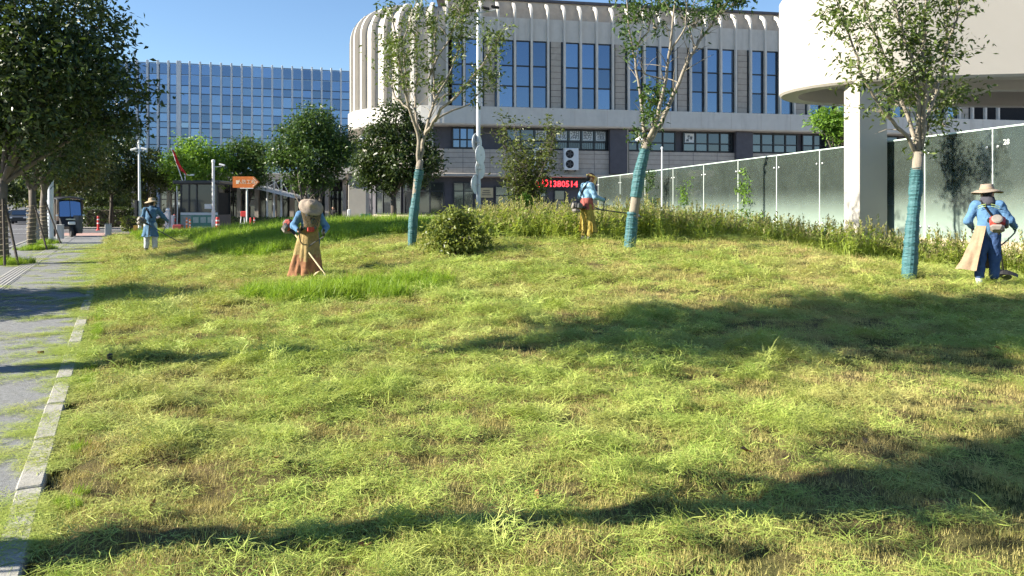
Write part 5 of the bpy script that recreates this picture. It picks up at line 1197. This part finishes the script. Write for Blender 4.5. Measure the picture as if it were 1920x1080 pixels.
MB().box((0, .55, .62), (1.05, 1.2, .45), None, .05).build('rear_body', m_black, tk); MB().box((0, .0, .62), (.8, .45, .14), None, .05).build('seat', M('seat_brown', (.10, .05, .035), .6), tk); MB().box((0, .3, .98), (.8, .12, .55), None, .05).build('seat_back', M('seat_brown', (.10, .05, .035), .6), tk)
wheel(tk, (0, -.95, .27), .27, .11); wheel(tk, (-.48, .75, .27), .27, .13); wheel(tk, (.48, .75, .27), .27, .13)
MB().tube([(0, -.95, .3), (0, -.72, 1.1)], .03, 6).tube([(-.34, -.6, 1.18), (0, -.7, 1.12), (.34, -.6, 1.18)], .018, 6).build('handlebar', m_black, tk)
for s_ in (-1, 1): MB().box((s_ * .6, -.72, 1.12), (.12, .03, .09), None, .02).build('mirror', m_wpole, tk)
cv_ = MB(); V = []
for i in range(7):
    for j in range(6): V.append((.1 + .08 * j + .02 * math.sin(i * 2 + j), -.86 - .25 * math.sin(j / 5 * 2.4) - .03 * math.sin(i * 1.7 + j * 2.1), 1.12 - .155 * i))
cv_.add(V, [(i * 6 + j, i * 6 + j + 1, (i + 1) * 6 + j + 1, (i + 1) * 6 + j) for i in range(6) for j in range(5)]).build('lap_cover', m_cdark, tk, smooth=True)
# ------------------------------------------------------------------ people
def sdf_mesh(prims, vox, k=.03, pad=.06):
    """one closed surface round a union of tapered capsules (a, b, ra, rb, flat_y); returns verts, quads"""
    lo = np.min([np.minimum(np.array(p_[0]) - p_[2], np.array(p_[1]) - p_[3]) for p_ in prims], 0) - pad
    hi = np.max([np.maximum(np.array(p_[0]) + p_[2], np.array(p_[1]) + p_[3]) for p_ in prims], 0) + pad
    n = np.ceil((hi - lo) / vox).astype(int) + 1
    ax = [lo[i] + vox * np.arange(n[i]) for i in range(3)]
    D = np.full(n, 9.0)
    for p_ in prims:
        a, b_, ra, rb_ = np.array(p_[0], float), np.array(p_[1], float), p_[2], p_[3]; fy = p_[4] if len(p_) > 4 else 1.0
        l2 = np.minimum(a, b_) - max(ra, rb_) - .08; h2 = np.maximum(a, b_) + max(ra, rb_) + .08
        sl = tuple(slice(max(0, int((l2[i] - lo[i]) / vox)), min(n[i], int((h2[i] - lo[i]) / vox) + 2)) for i in range(3))
        X_, Y_, Z_ = np.meshgrid(ax[0][sl[0]], ax[1][sl[1]], ax[2][sl[2]], indexing='ij')
        ba = b_ - a; dx, dy, dz = X_ - a[0], Y_ - a[1], Z_ - a[2]
        h = np.clip((dx * ba[0] + dy * ba[1] + dz * ba[2]) / (ba @ ba + 1e-9), 0, 1)
        q = np.sqrt((dx - h * ba[0]) ** 2 + ((dy - h * ba[1]) / fy) ** 2 + (dz - h * ba[2]) ** 2) - (ra + (rb_ - ra) * h)
        o = D[sl]; hh = np.clip(.5 + .5 * (o - q) / k, 0, 1); D[sl] = o * (1 - hh) + q * hh - k * hh * (1 - hh)
    # surface nets
    s = D < 0; c = np.zeros(np.array(n) - 1, int); P_ = np.zeros((*c.shape, 3)); cnt = np.zeros(c.shape)
    corner = [(i, j, l) for i in (0, 1) for j in (0, 1) for l in (0, 1)]
    def sub(A, o): return A[o[0]:A.shape[0] - 1 + o[0], o[1]:A.shape[1] - 1 + o[1], o[2]:A.shape[2] - 1 + o[2]]
    for a in corner:
        for d_ in range(3):
            if a[d_]: continue
            b_ = list(a); b_[d_] = 1; da, db = sub(D, a), sub(D, b_); cr = (da < 0) != (db < 0)
            t_ = np.where(cr, da / np.where(np.abs(da - db) < 1e-12, 1, da - db), 0)
            for e in range(3): P_[..., e] += np.where(cr, a[e] + (t_ if e == d_ else 0), 0)
            cnt += cr
    act = cnt > 0; ids = np.full(c.shape, -1); ids[act] = np.arange(act.sum())
    ii = np.argwhere(act); V = lo + vox * (ii + P_[act] / cnt[act][:, None])
    F = []
    for d_ in range(3):
        o1, o2 = [(1, 2), (2, 0), (0, 1)][d_]
        e = np.zeros(3, int); e[d_] = 1
        A = s[tuple(slice(0, s.shape[i] - 1) if i == d_ else slice(1, s.shape[i] - 1) for i in range(3))]; B = s[tuple(slice(1, s.shape[i]) if i == d_ else slice(1, s.shape[i] - 1) for i in range(3))]
        ed = np.argwhere(A != B); st = A[tuple(ed.T)]; base = ed + np.array([0 if i == d_ else 1 for i in range(3)])
        q = []
        for u_, v_ in ((0, 0), (-1, 0), (-1, -1), (0, -1)):
            cc = base.copy(); cc[:, o1] += u_; cc[:, o2] += v_; q.append(ids[tuple(cc.T)])
        q = np.stack(q, 1); q[~st] = q[~st][:, ::-1]; F.append(q)
    return V, np.concatenate(F)
m_skin = M('skin', (.42, .25, .17), .55, .1, 20)
m_hair = M('black_hair', (.015, .013, .012), .6, .2, 40)
def cloth(name, col, var=.22): return M(name, col, .85, var, 7, .5, 22, spec=.15)
def grip_hand(c, axis, out, side):
    """prims of a hand closed round a bar through c along axis; out points from bar to wrist"""
    c = np.array(c, float); ax = np.array(axis, float); ax /= np.linalg.norm(ax); out = np.array(out, float); out -= ax * (out @ ax); out /= np.linalg.norm(out); t_ = np.cross(ax, out) * side
    pr = [(c + out * .035 - ax * .022 + t_ * .012, c + out * .035 + ax * .026 + t_ * .012, .021, .021), (c + out * .075, c + out * .04, .028, .030)]
    for i, (o, l) in enumerate(((-.033, .82), (-.011, 1.0), (.011, 1.05), (.031, .95))):
        b_ = c + ax * o; q = [b_ + (out * math.cos(a) + t_ * math.sin(a)) * .029 for a in (.55, 1.4, 2.4, 2.4 + .9 * l)]
        for k in range(3): pr.append((q[k], q[k + 1], .0105 - .001 * k, .0098 - .001 * k))
    q = [c + out * .05 + ax * .03, c + out * .030 + ax * .045 - t_ * .018, c + ax * .035 - t_ * .030]
    pr += [(q[0], q[1], .013, .012), (q[1], q[2], .012, .010)]
    return pr
def person(name_label, loc, rz, J, shirt, trousers, boots, scale=1.0, hand_axes=None, gloves=None):
    """J: joints in the person's own frame, +y is where the person faces, +x the right side"""
    o = thing('person', name_label, 'person', loc, rz, group='people'); o.scale = (scale,) * 3
    j = {k: np.array(v, float) for k, v in J.items()}
    up = j['neck'] - j['waist']; up /= np.linalg.norm(up); hd = j['head'] - j['neck']; hd /= np.linalg.norm(hd); fwd = np.array(J.get('look', (0, 1, 0)), float); fwd -= hd * (fwd @ hd); fwd /= np.linalg.norm(fwd); rt = np.cross(fwd, hd)
    sh = [j['sl'], j['sr']]
    pr = [(j['pelvis'], j['waist'], .125, .115, .8), (j['waist'], j['chest'], .115, .135, .8), (j['chest'], j['neck'] - up * .05, .13, .07, .85), (j['neck'] - up * .04, j['neck'] + hd * .08, .058, .052),
          (j['sl'], j['sr'], .065, .065), (j['head'] + hd * .02, j['head'] + hd * .05, .088, .086), (j['head'] - hd * .05 + fwd * .02, j['head'] + fwd * .01, .062, .08),
          (j['head'] + fwd * .085, j['head'] + fwd * .108 - hd * .025, .012, .015), (j['head'] + fwd * .07 - hd * .075, j['head'] + fwd * .075 - hd * .075, .025, .022)]
    for s_ in (-1, 1): pr.append((j['head'] + rt * s_ * .086, j['head'] + rt * s_ * .092 - hd * .03, .018, .014))
    for s_ in 'lr':
        pr += [(j['s' + s_], j['e' + s_], .052, .042), (j['e' + s_], j['h' + s_], .042, .028), (j['p' + s_], j['k' + s_], .088, .058), (j['k' + s_], j['a' + s_], .060, .040), (j['a' + s_], j['a' + s_] + np.array(J.get('toe' + s_, (0, .15, -.045))), .042, .032)]
    V, F = sdf_mesh(pr, .016, .035); me_v, me_f = [V], [F]; off = len(V); mi = [np.zeros(len(F), int)]
    for s_, sg in (('l', 1), ('r', -1)):
        axv = hand_axes[s_]; V2, F2 = sdf_mesh(grip_hand(j['h' + s_], axv, j['e' + s_] - j['h' + s_], sg), .006, .008, .02)
        me_v.append(V2); me_f.append(F2 + off); off += len(V2); mi.append(np.full(len(F2), 1 if gloves else 0))
    me = mesh_np('body', np.concatenate(me_v), np.concatenate(me_f), [m_skin, gloves or m_skin], smooth=True, mi=np.concatenate(mi)); link('body', me, o)
    # face: eyes, brows, mouth
    fc = MB()
    for s_ in (-1, 1): q = j['head'] + fwd * .083 + rt * s_ * .032 + hd * .012; fc.lathe([(.0, -.004), (.011, 0), (.0, .006)], tuple(q), 8, axis=tuple(fwd))
    fc.build('eyes', m_dark, o)
    q = j['head'] + fwd * .094 - hd * .062; MB().box(tuple(q), (.045, .012, .010)).build('mouth', M('lips', (.30, .12, .10), .5), o)
    hv = [(j['head'] + hd * .045 - fwd * .015, j['head'] + hd * .06 - fwd * .012, .090, .088), (j['head'] - fwd * .04 - hd * .02, j['head'] - fwd * .03 + hd * .04, .072, .078)]
    V, F = sdf_mesh(hv, .014, .02); link('hair', mesh_np('hair', V, F, m_hair, smooth=True), o)
    # shirt: looser than the body, wrinkled by noise, ends at wrists and hips
    sp = [(j['pelvis'] + (j['waist'] - j['pelvis']) * J.get('hem', .3), j['waist'], .158, .15, .85), (j['waist'], j['chest'], .15, .165, .85), (j['chest'], j['neck'] - up * .06, .155, .09, .85), (j['sl'], j['sr'], .082, .082), (j['neck'] - up * .05, j['neck'] + up * .0, .085, .075)]
    for s_ in 'lr': sp += [(j['s' + s_], j['e' + s_], .078, .068), (j['e' + s_], j['e' + s_] * .15 + j['h' + s_] * .85, .066, .048)]
    def wr(V, amp, sd): 
        q = V * 1.0; r_ = np.sin(q[:, 2] * 34 + 5 * np.sin(q[:, 0] * 9 + sd) + 3 * np.sin(q[:, 1] * 11)) * np.sin(q[:, 0] * 23 + q[:, 1] * 17 + sd); return V + (V - V.mean(0)) * 0 + np.stack([r_, np.roll(r_, 3), 0 * r_], 1) * amp
    V, F = sdf_mesh(sp, .016, .04); link('shirt', mesh_np('shirt', wr(V, .006, 1), F, shirt, smooth=True), o)
    tp_ = [(j['pelvis'] + up * .03, j['pelvis'] + up * .10, .150, .150, .85)]
    for s_ in 'lr': tp_ += [(j['p' + s_], j['k' + s_], .115, .092), (j['k' + s_], j['a' + s_] * .8 + j['k' + s_] * .2, .090, .078)]
    V, F = sdf_mesh(tp_, .016, .035); link('trousers', mesh_np('trousers', wr(V, .006, 2), F, trousers, smooth=True), o)
    for s_ in 'lr':
        to = j['a' + s_] + np.array(J.get('toe' + s_, (0, .15, -.045))); bp = [(j['a' + s_] + (j['k' + s_] - j['a' + s_]) * .62, j['a' + s_], .074, .056), (j['a' + s_] - np.array([0, 0, .035]), to, .052, .046), (j['a' + s_] - np.array([0, .03, .04]), to - np.array([0, 0, .01]), .045, .04)]
        V, F = sdf_mesh(bp, .013, .02); V[:, 2] = np.maximum(V[:, 2], -.01); link('boot', mesh_np('boot', V, F, boots[0] if s_ == 'l' else boots[1], smooth=True), o)
    o['hd'] = 0; del o['hd']
    return o, dict(hd=hd, fwd=fwd, rt=rt, up=up, j=j)
def hat(o, K, mat, brim=.24, crown=.105, name='hat', droop=.035, band=None, tilt=0.0):
    if tilt: K = dict(K); K['hd'] = K['hd'] - K['fwd'] * tilt; K['hd'] = K['hd'] / np.linalg.norm(K['hd']); K['fwd'] = np.cross(K['hd'], K['rt'])
    c = K['j']['head'] + K['hd'] * .065; n_ = 28; mb = MB(); V = []
    prof = [(.092, .02), (brim * .7, -.004), (brim, -droop), (brim + .004, -droop + .008), (brim * .7, .01), (.118, .03), (crown * 1.0, .085), (crown * .92, .115), (crown * .5, .128), (.01, .122)]
    q = Vector((0, 0, 1)).rotation_difference(Vector(K['hd'])); mb.lathe(prof, tuple(c), n_, axis=tuple(K['hd']))
    mb.v = [tuple(np.array(p_) + K['hd'] * (.010 * math.sin(3 * math.atan2((np.array(p_) - c) @ K['rt'], (np.array(p_) - c) @ K['fwd']) + 1) if np.linalg.norm(np.array(p_) - c) > .15 else 0)) for p_ in mb.v]
    h_ = mb.build(name, mat, o, smooth=True)
    if band: MB().lathe([(.1215, .032), (.113, .062), (.106, .062)], tuple(c), n_, axis=tuple(K['hd'])).build('hat_band', band, h_)
    return h_
def apron(o, K, mats, a0, a1, z0, z1, r0, r1, lean=(0, 0), name='apron', n_=48, split=None, cx=0, cy=0, wave=.03, hemcut=0.0):
    """long work apron hanging round the legs from angle a0 to a1 (0 = in front, + = to the right)"""
    V = []; m_ = 14
    for th_ in (0, -.012):
        for i in range(m_ + 1):
            f_ = i / m_; z = z0 + (z1 - z0) * f_; r = r0 + (r1 - r0) * f_ ** 1.1
            for k in range(n_ + 1):
                a = a0 + (a1 - a0) * k / n_; rr = r + th_ + wave * f_ * (math.sin(a * 6 + f_ * 1.5 + r0 * 40) + .6 * math.sin(a * 13 + 2 * math.sin(f_ * 3)) ) + .010 * math.sin(a * 21 + f_ * 11) * f_
                V.append((cx + lean[0] * f_ + rr * math.sin(a), cy + lean[1] * f_ + rr * math.cos(a) * .82, z + (hemcut * f_ * abs(k / n_ - .5) * 2 if hemcut else 0) + .012 * math.sin(a * 5) * f_))
    F = []; mi = []; s1 = (m_ + 1) * (n_ + 1)
    for b_ in (0, 1):
        for i in range(m_):
            for k in range(n_):
                q = (b_ * s1 + i * (n_ + 1) + k, b_ * s1 + i * (n_ + 1) + k + 1, b_ * s1 + (i + 1) * (n_ + 1) + k + 1, b_ * s1 + (i + 1) * (n_ + 1) + k); F.append(q[::-1] if b_ == 0 else q); mi.append(1 if split is not None and i / m_ > split + .07 * math.sin(k * .31) + .03 * math.sin(k * 1.1) else 0)
    for i in range(m_):
        for k in (0, n_): a = i * (n_ + 1) + k; F.append((a, a + n_ + 1, s1 + a + n_ + 1, s1 + a)); mi.append(0)
    for k in range(n_):
        for i in (0, m_): a = i * (n_ + 1) + k; F.append((a, a + 1, s1 + a + 1, s1 + a)); mi.append(0)
    me = mesh_np(name, np.array(V), np.array(F), mats, smooth=True, mi=mi); return link(name, me, o)
def strap(o, pts_, mat, name='shoulder_strap', wd=.028):
    P_ = [np.array(p_, float) for p_ in pts_]; Q = []
    for i in range(len(P_) - 1):
        for t_ in np.linspace(0, 1, 4, endpoint=False): Q.append(P_[i] * (1 - t_) + P_[i + 1] * t_)
    Q.append(P_[-1]); MB().tube(Q, wd, 8, flat=.35).build(name, mat, o, smooth=True)
m_mred = M('engine_red', (.42, .05, .04), .4, .15, 8); m_mwht = M('engine_grey', (.20, .18, .16), .5, .2, 12); m_pipe = M('shaft_metal', (.10, .10, .10), .4, .15, 8, metal=.5); m_tanp = M('shaft_tan', (.62, .50, .30), .5, .1, 8)
m_guard = M('guard_orange', (.62, .22, .08), .6, .15, 8)
def brush_cutter(label, W, A, B, grips, shaft, guard, housing, loop=None):
    """W: matrix of the person holding it; A engine end, B cutting head, grips: list of (point, axis)"""
    A, B = Vector(A), Vector(B); o = thing('brush_cutter', label, 'brush cutter', W @ A, group='petrol brush cutters'); base = W @ A
    T = lambda p_: (W @ Vector(p_)) - base
    d = (B - A).normalized(); up = Vector((0, 0, 1)); up = (up - d * up.dot(d)).normalized(); rt = d.cross(up)
    def orient(): 
        m = Matrix((rt, d, up)).transposed(); return (W.to_3x3().normalized() @ m).to_quaternion()
    Q = orient(); G = lambda f_, r_, u_: tuple(T(A + d * f_ + rt * r_ + up * u_))
    MB().tube([T(A), T(B)], .0145, 8).build('shaft', shaft, o)
    eh = MB().box(G(-.10, 0, .03), (.21, .20, .20), Q, .05); eh.build('engine_housing', housing, o, smooth=False)
    en = o.children[-1] if o.children else None
    MB().box(G(-.10, 0, -.10), (.19, .17, .10), Q, .035).build('fuel_tank', m_mwht, o); MB().box(G(-.06, .12, .02), (.07, .13, .13), Q, .025).build('muffler', m_pipe, o)
    MB().lathe([(.075, -.01), (.078, .015), (.06, .03), (.025, .034)], G(-.205, 0, .02), 16, axis=tuple(W.to_3x3() @ -d)).build('starter_cover', m_mwht, o)
    MB().lathe([(.035, 0), (.04, .03), (.02, .05)], G(-.12, -.10, .05), 12, axis=tuple(W.to_3x3() @ -rt)).build('air_filter', m_black, o)
    MB().tube([T(A + d * .0), T(A + d * .16)], [.045, .022], 10).build('clutch_cone', m_black, o)
    hb = MB()
    for P_, axv, root in grips:
        P_ = Vector(P_); axv = Vector(axv).normalized(); hb.tube([T(A + d * root), T((A + d * root) * .5 + P_ * .5 - up * .06), T(P_ - axv * .09), T(P_ + axv * .07)], [.011, .011, .012, .012], 7)
        MB().tube([T(P_ - axv * .065), T(P_ + axv * .075)], .0165, 9).build('grip', m_black, o)
    hb.build('handlebar', m_pipe, o)
    gd = MB(); V = []
    for i in range(9):
        a = math.radians(-75 + 150 * i / 8); r_ = .24
        V += [T(B - d * .16 + rt * math.sin(a) * .05 - d * .02), T(B - d * .06 + rt * math.sin(a) * r_ - d * math.cos(a) * .15 - up * .05), T(B - d * .06 + rt * math.sin(a) * r_ - d * math.cos(a) * .15 - up * .12)]
    gd.add(V, [(i * 3 + j, i * 3 + j + 1, (i + 1) * 3 + j + 1, (i + 1) * 3 + j) for i in range(8) for j in range(2)]); gd.build('blade_guard', guard, o)
    MB().tube([T(B - d * .05), T(B + d * .03 - up * .03)], [.026, .034], 10).build('gear_head', m_steel, o)
    MB().lathe([(.03, .01), (.115, .003), (.12, 0), (.115, -.003), (.03, -.012)], tuple(T(B - up * .05)), 20, axis=tuple(W.to_3x3() @ up)).build('cutting_blade', m_steel, o)
    return o
def pmat(o): return Matrix.LocRotScale(o.location, o.rotation_euler, o.scale)
BLUE = cloth('work_shirt_blue', (.09, .19, .34)); LBLUE = cloth('work_shirt_pale', (.19, .33, .46)); NAVY = cloth('work_trousers_navy', (.045, .085, .20)); TEALB = cloth('faded_blue', (.075, .15, .25))
TAN = cloth('apron_tan', (.29, .21, .14)); YEL = cloth('apron_yellow', (.30, .22, .095), .35); RUST = cloth('apron_rust', (.26, .125, .065), .35); STRAW = M('straw_hat', (.34, .27, .18), .85, .15, 30, .4, 120); GREYH = M('grey_hat', (.26, .21, .165), .85, .15, 30, .4, 120); YTR = cloth('trousers_yellow', (.33, .255, .065), .35); PINK = cloth('waist_bag_red', (.33, .10, .085)); BLK = cloth('black_cloth', (.02, .02, .022)); GLOV = cloth('work_glove', (.10, .10, .085)); PALE = cloth('pale_gaiter', (.48, .52, .54), .3); LAV = cloth('lavender_cloth', (.36, .32, .42))
BK = M('rubber_boot', (.02, .02, .02), .4, .2)
STAND = dict(pelvis=(0, 0, .92), waist=(0, .0, 1.06), chest=(0, .02, 1.28), neck=(0, .03, 1.46), head=(0, .07, 1.60), sl=(-.18, .02, 1.40), sr=(.18, .02, 1.40), pl=(-.09, 0, .88), pr=(.09, 0, .88), kl=(-.11, .03, .48), kr=(.12, .04, .48), al=(-.12, -.02, .08), ar=(.14, .0, .08))
def place(px, py, hpx, htot):
    """stands a figure of height htot where the photo shows its feet; scale follows from the height in the photo"""
    q = ghit(px, py); z = gz(q.x, q.y); return (q.x, q.y, z), min(1.12, max(.9, hpx * q.y / FPX / htot))
# -- right worker, seen from behind
loc, s_ = place(1852, 537, 176, 1.745); J = dict(STAND); J.update(el=(-.30, .02, 1.12), hl=(-.22, .27, 1.0), er=(.33, .02, 1.14), hr=(.44, .24, 1.0), head=(.0, .09, 1.585), look=(0.1, 1, -.35), kr=(.11, .06, .48), ar=(.10, .05, .08), al=(-.13, -.03, .08))
o, K = person('person in blue reflective shirt and tan apron seen from behind at right', loc, R(-27), J, BLUE, NAVY, (PALE, BK), s_, dict(l=(0, .3, 1), r=(.2, .2, 1)), GLOV)
hat(o, K, GREYH, .245, band=M('hat_band_tan', (.30, .22, .15), .8), tilt=.42)
apron(o, K, [TAN], -2.95, .9, 1.04, .27, .172, .34, lean=(-.13, -.02), hemcut=-.0)
strap(o, [(-.13, .10, 1.46), (-.10, -.05, 1.475), (-.04, -.135, 1.36), (.07, -.155, 1.18), (.14, -.15, 1.02)], BLK)
rs = MB(); STR = M('reflective_yellow', (.62, .80, .30), .4, .05)
for zz in (0, .035):
    for a, b_ in (((-.155, -.118, 1.345), (-.04, -.15, 1.385)), ((.04, -.15, 1.385), (.165, -.118, 1.335))): rs.tube([Vector(a) + Vector((0, -.008, zz)), (Vector(a) + Vector(b_)) / 2 + Vector((0, -.016, zz + .006)), Vector(b_) + Vector((0, -.008, zz))], .0095, 6, flat=.5)
rs.build('reflective_stripe', STR, o)
MB().lathe([(.15, -.02), (.13, .04), (.112, .08), (.10, .12)], tuple(K['j']['neck'] + np.array([0, .005, -.03])), 18).build('neck_cloth', cloth('neck_cloth_grey', (.06, .06, .075)), o, smooth=True)
brush_cutter('brush cutter with red engine at the back of the right worker', pmat(o), (.13, -.27, 1.03), (.34, 1.05, .12), [((.44, .24, 1.0), (.2, .2, 1), .62), ((-.22, .27, 1.0), (0, .3, 1), .62)], m_pipe, m_black, m_mred)
# -- apron worker facing the camera, bent forward
loc, s_ = place(580, 520, 147, 1.60); J = dict(pelvis=(0, -.10, .88), waist=(0, -.03, 1.02), chest=(0, .12, 1.18), neck=(.0, .24, 1.31), head=(-.03, .33, 1.41), look=(-.2, .75, -.65), sl=(-.19, .17, 1.28), sr=(.18, .17, 1.28), pl=(-.09, -.10, .86), pr=(.09, -.10, .86), kl=(-.12, .02, .47), kr=(.12, .0, .47), al=(-.13, -.06, .08), ar=(.12, -.10, .08), el=(-.33, .13, 1.03), hl=(-.28, .38, .93), er=(.31, .05, 1.06), hr=(.20, .30, .95))
o, K = person('person bent over in blue shirt, long yellow and rust apron and netted hat', loc, R(194), J, BLUE, NAVY, (BK, BK), s_, dict(l=(.1, .3, 1), r=(.1, .3, 1)), GLOV)
hat(o, K, GREYH, .245); m_net, t, out = _nodes('hat_netting'); tr0 = t.nodes.new('ShaderNodeBsdfTransparent'); df0 = t.nodes.new('ShaderNodeBsdfDiffuse'); df0.inputs[0].default_value = (.13, .10, .06, 1); mx0 = t.nodes.new('ShaderNodeMixShader'); t.links.new(maprange(t, noise(t, 55, 3, .6), .35, .6, .35, .92), mx0.inputs[0]); t.links.new(tr0.outputs[0], mx0.inputs[1]); t.links.new(df0.outputs[0], mx0.inputs[2]); t.links.new(mx0.outputs[0], out.inputs[0])
c = K['j']['head'] + K['hd'] * .04; dn = Vector((-.03, .12, -1)).normalized(); V = []
for i in range(9):
    f_ = i / 8
    for k in range(24):
        a = 2 * math.pi * k / 24; r_ = .225 - .085 * f_ + .012 * math.sin(a * 6 + f_ * 3); q = np.array(c) * (1 - f_) + (np.array(c) + np.array(dn) * .40) * f_; rx = K['rt'] * (1 - f_) + np.array([1, 0, 0]) * f_; fy_ = K['fwd'] * (1 - f_) + np.array([0, 1, 0]) * f_; V.append(tuple(q + rx * math.sin(a) * r_ + fy_ * math.cos(a) * r_))
MB().add(V, [(i * 24 + k, i * 24 + (k + 1) % 24, (i + 1) * 24 + (k + 1) % 24, (i + 1) * 24 + k) for i in range(8) for k in range(24)]).build('hat_netting', m_net, o, smooth=True)
apron(o, K, [YEL, RUST], -1.75, 1.75, 1.06, .05, .175, .36, lean=(.08, .06), split=.60, cy=-.04, wave=.03)
strap(o, [(-.12, .05, 1.33), (-.11, .25, 1.30), (-.03, .28, 1.20), (.08, .22, 1.07), (.16, .12, .97)], BLK)
MB().box((-.03, .22, 1.0), (.14, .05, .13), None, .02).build('harness_pad', m_mred, o)
brush_cutter('brush cutter with tan shaft held in front of the apron worker', pmat(o), (.36, -.20, .98), (-.34, .62, .07), [((.20, .30, .95), (.1, .3, 1), .55), ((-.28, .38, .93), (.1, .3, 1), .6)], m_tanp, m_tanp, cloth('engine_cover_red', (.34, .09, .07)))
# -- left worker, seen from behind near the pavement
loc, s_ = place(282, 472, 100, 1.74); J = dict(STAND); J.update(chest=(.02, .05, 1.27), neck=(.03, .09, 1.44), head=(.03, .13, 1.575), look=(.4, 1, -.35), sl=(-.17, .08, 1.37), sr=(.20, .06, 1.37), el=(-.27, .16, 1.10), hl=(-.05, .36, .98), er=(.36, .14, 1.14), hr=(.46, .36, .98))
o, K = person('person in faded blue coat and straw hat seen from behind near the pavement', loc, R(12), J, TEALB, PALE, (BK, BK), s_, dict(l=(0, .3, 1), r=(.1, .2, 1)), GLOV)
hat(o, K, STRAW, .23, tilt=.3); apron(o, K, [cloth('coat_skirt_blue', (.08, .16, .26))], -3.05, 3.05, 1.0, .50, .165, .245, name='coat_skirt', wave=.02)
strap(o, [(-.13, .12, 1.44), (-.12, -.03, 1.42), (-.03, -.12, 1.28), (.08, -.14, 1.1)], BLK)
brush_cutter('brush cutter reaching right over the grass from the left worker', pmat(o), (-.12, -.28, .96), (1.12, .62, .06), [((.46, .36, .98), (.1, .2, 1), .7), ((-.05, .36, .98), (0, .3, 1), .62)], m_pipe, M('guard_lime', (.45, .50, .10), .6), m_mwht)
# -- middle worker in the weeds, turned to the right
loc, s_ = place(1100, 452, 122, 1.72); J = dict(STAND); J.update(chest=(0, .03, 1.28), neck=(0, .06, 1.46), head=(0, .11, 1.59), look=(.1, 1, -.5), el=(-.30, -.02, 1.13), hl=(-.25, .26, 1.02), er=(.26, .10, 1.12), hr=(.22, .40, 1.03))
o, K = person('person in pale blue shirt and yellow trousers wading in the weeds', loc, R(-66), J, LBLUE, YTR, (LAV, BK), s_, dict(l=(0, .3, 1), r=(0, .3, 1)), GLOV)
c = K['j']['head'] + K['hd'] * .03; MB().lathe([(.108, -.02), (.112, .04), (.09, .085), (.04, .105), (.005, .11)], tuple(c), 18, axis=tuple(K['hd'])).build('cap', cloth('cap_brown', (.20, .09, .06)), o, smooth=True)
m_vis, t, out = _nodes('visor'); tr0 = t.nodes.new('ShaderNodeBsdfTransparent'); tr0.inputs[0].default_value = (.9, .75, .4, 1); p0_ = t.nodes.new('ShaderNodeBsdfPrincipled'); p0_.inputs['Base Color'].default_value = (.62, .47, .22, 1); p0_.inputs['Roughness'].default_value = .25; mx0 = t.nodes.new('ShaderNodeMixShader'); mx0.inputs[0].default_value = .75; t.links.new(tr0.outputs[0], mx0.inputs[1]); t.links.new(p0_.outputs[0], mx0.inputs[2]); t.links.new(mx0.outputs[0], out.inputs[0])
V = []
for i in range(6):
    for k in range(13):
        a = R(-80 + 160 * k / 12); q = K['j']['head'] + K['hd'] * (.075 - .26 * i / 5) + K['fwd'] * (.15 * math.cos(a) + .02) + K['rt'] * .145 * math.sin(a); V.append(tuple(q))
MB().add(V, [(i * 13 + k, i * 13 + k + 1, (i + 1) * 13 + k + 1, (i + 1) * 13 + k) for i in range(5) for k in range(12)]).build('face_shield', m_vis, o, smooth=True)
MB().lathe([(.115, .045), (.128, .055), (.128, .075), (.112, .085)], tuple(K['j']['head']), 18, axis=tuple(K['hd'])).build('shield_band', M('shield_band_yellow', (.55, .40, .12), .5), o)
apron(o, K, [PINK], -3.1, 3.1, 1.09, .80, .170, .215, name='waist_wrap', wave=.012); apron(o, K, [YTR], -1.9, 1.5, .86, .22, .19, .30, name='apron', wave=.03)
strap(o, [(.12, .12, 1.46), (.12, -.04, 1.47), (.04, -.13, 1.33), (-.06, -.15, 1.15)], BLK)
brush_cutter('brush cutter with orange guard raised by the worker in the weeds', pmat(o), (.14, -.27, .86), (.30, 1.35, .66), [((.22, .40, 1.03), (0, .3, 1), .66), ((-.25, .26, 1.02), (0, .3, 1), .6)], m_pipe, m_guard, m_black)
# -- far passer-by in dark clothes by the low building
q = at(626, 0, 62); J = dict(STAND); J.update(el=(-.24, .0, 1.12), hl=(-.22, .06, .86), er=(.24, .0, 1.12), hr=(.22, .06, .86), kl=(-.10, .10, .48), al=(-.10, .16, .08), kr=(.10, -.02, .48), ar=(.10, -.16, .08))
o, K = person('passer-by in dark clothes walking in front of the low building', (q.x, 62, -.12), R(150), J, BLK, BLK, (BK, BK), 1.0, dict(l=(0, 1, .2), r=(0, 1, .2)))
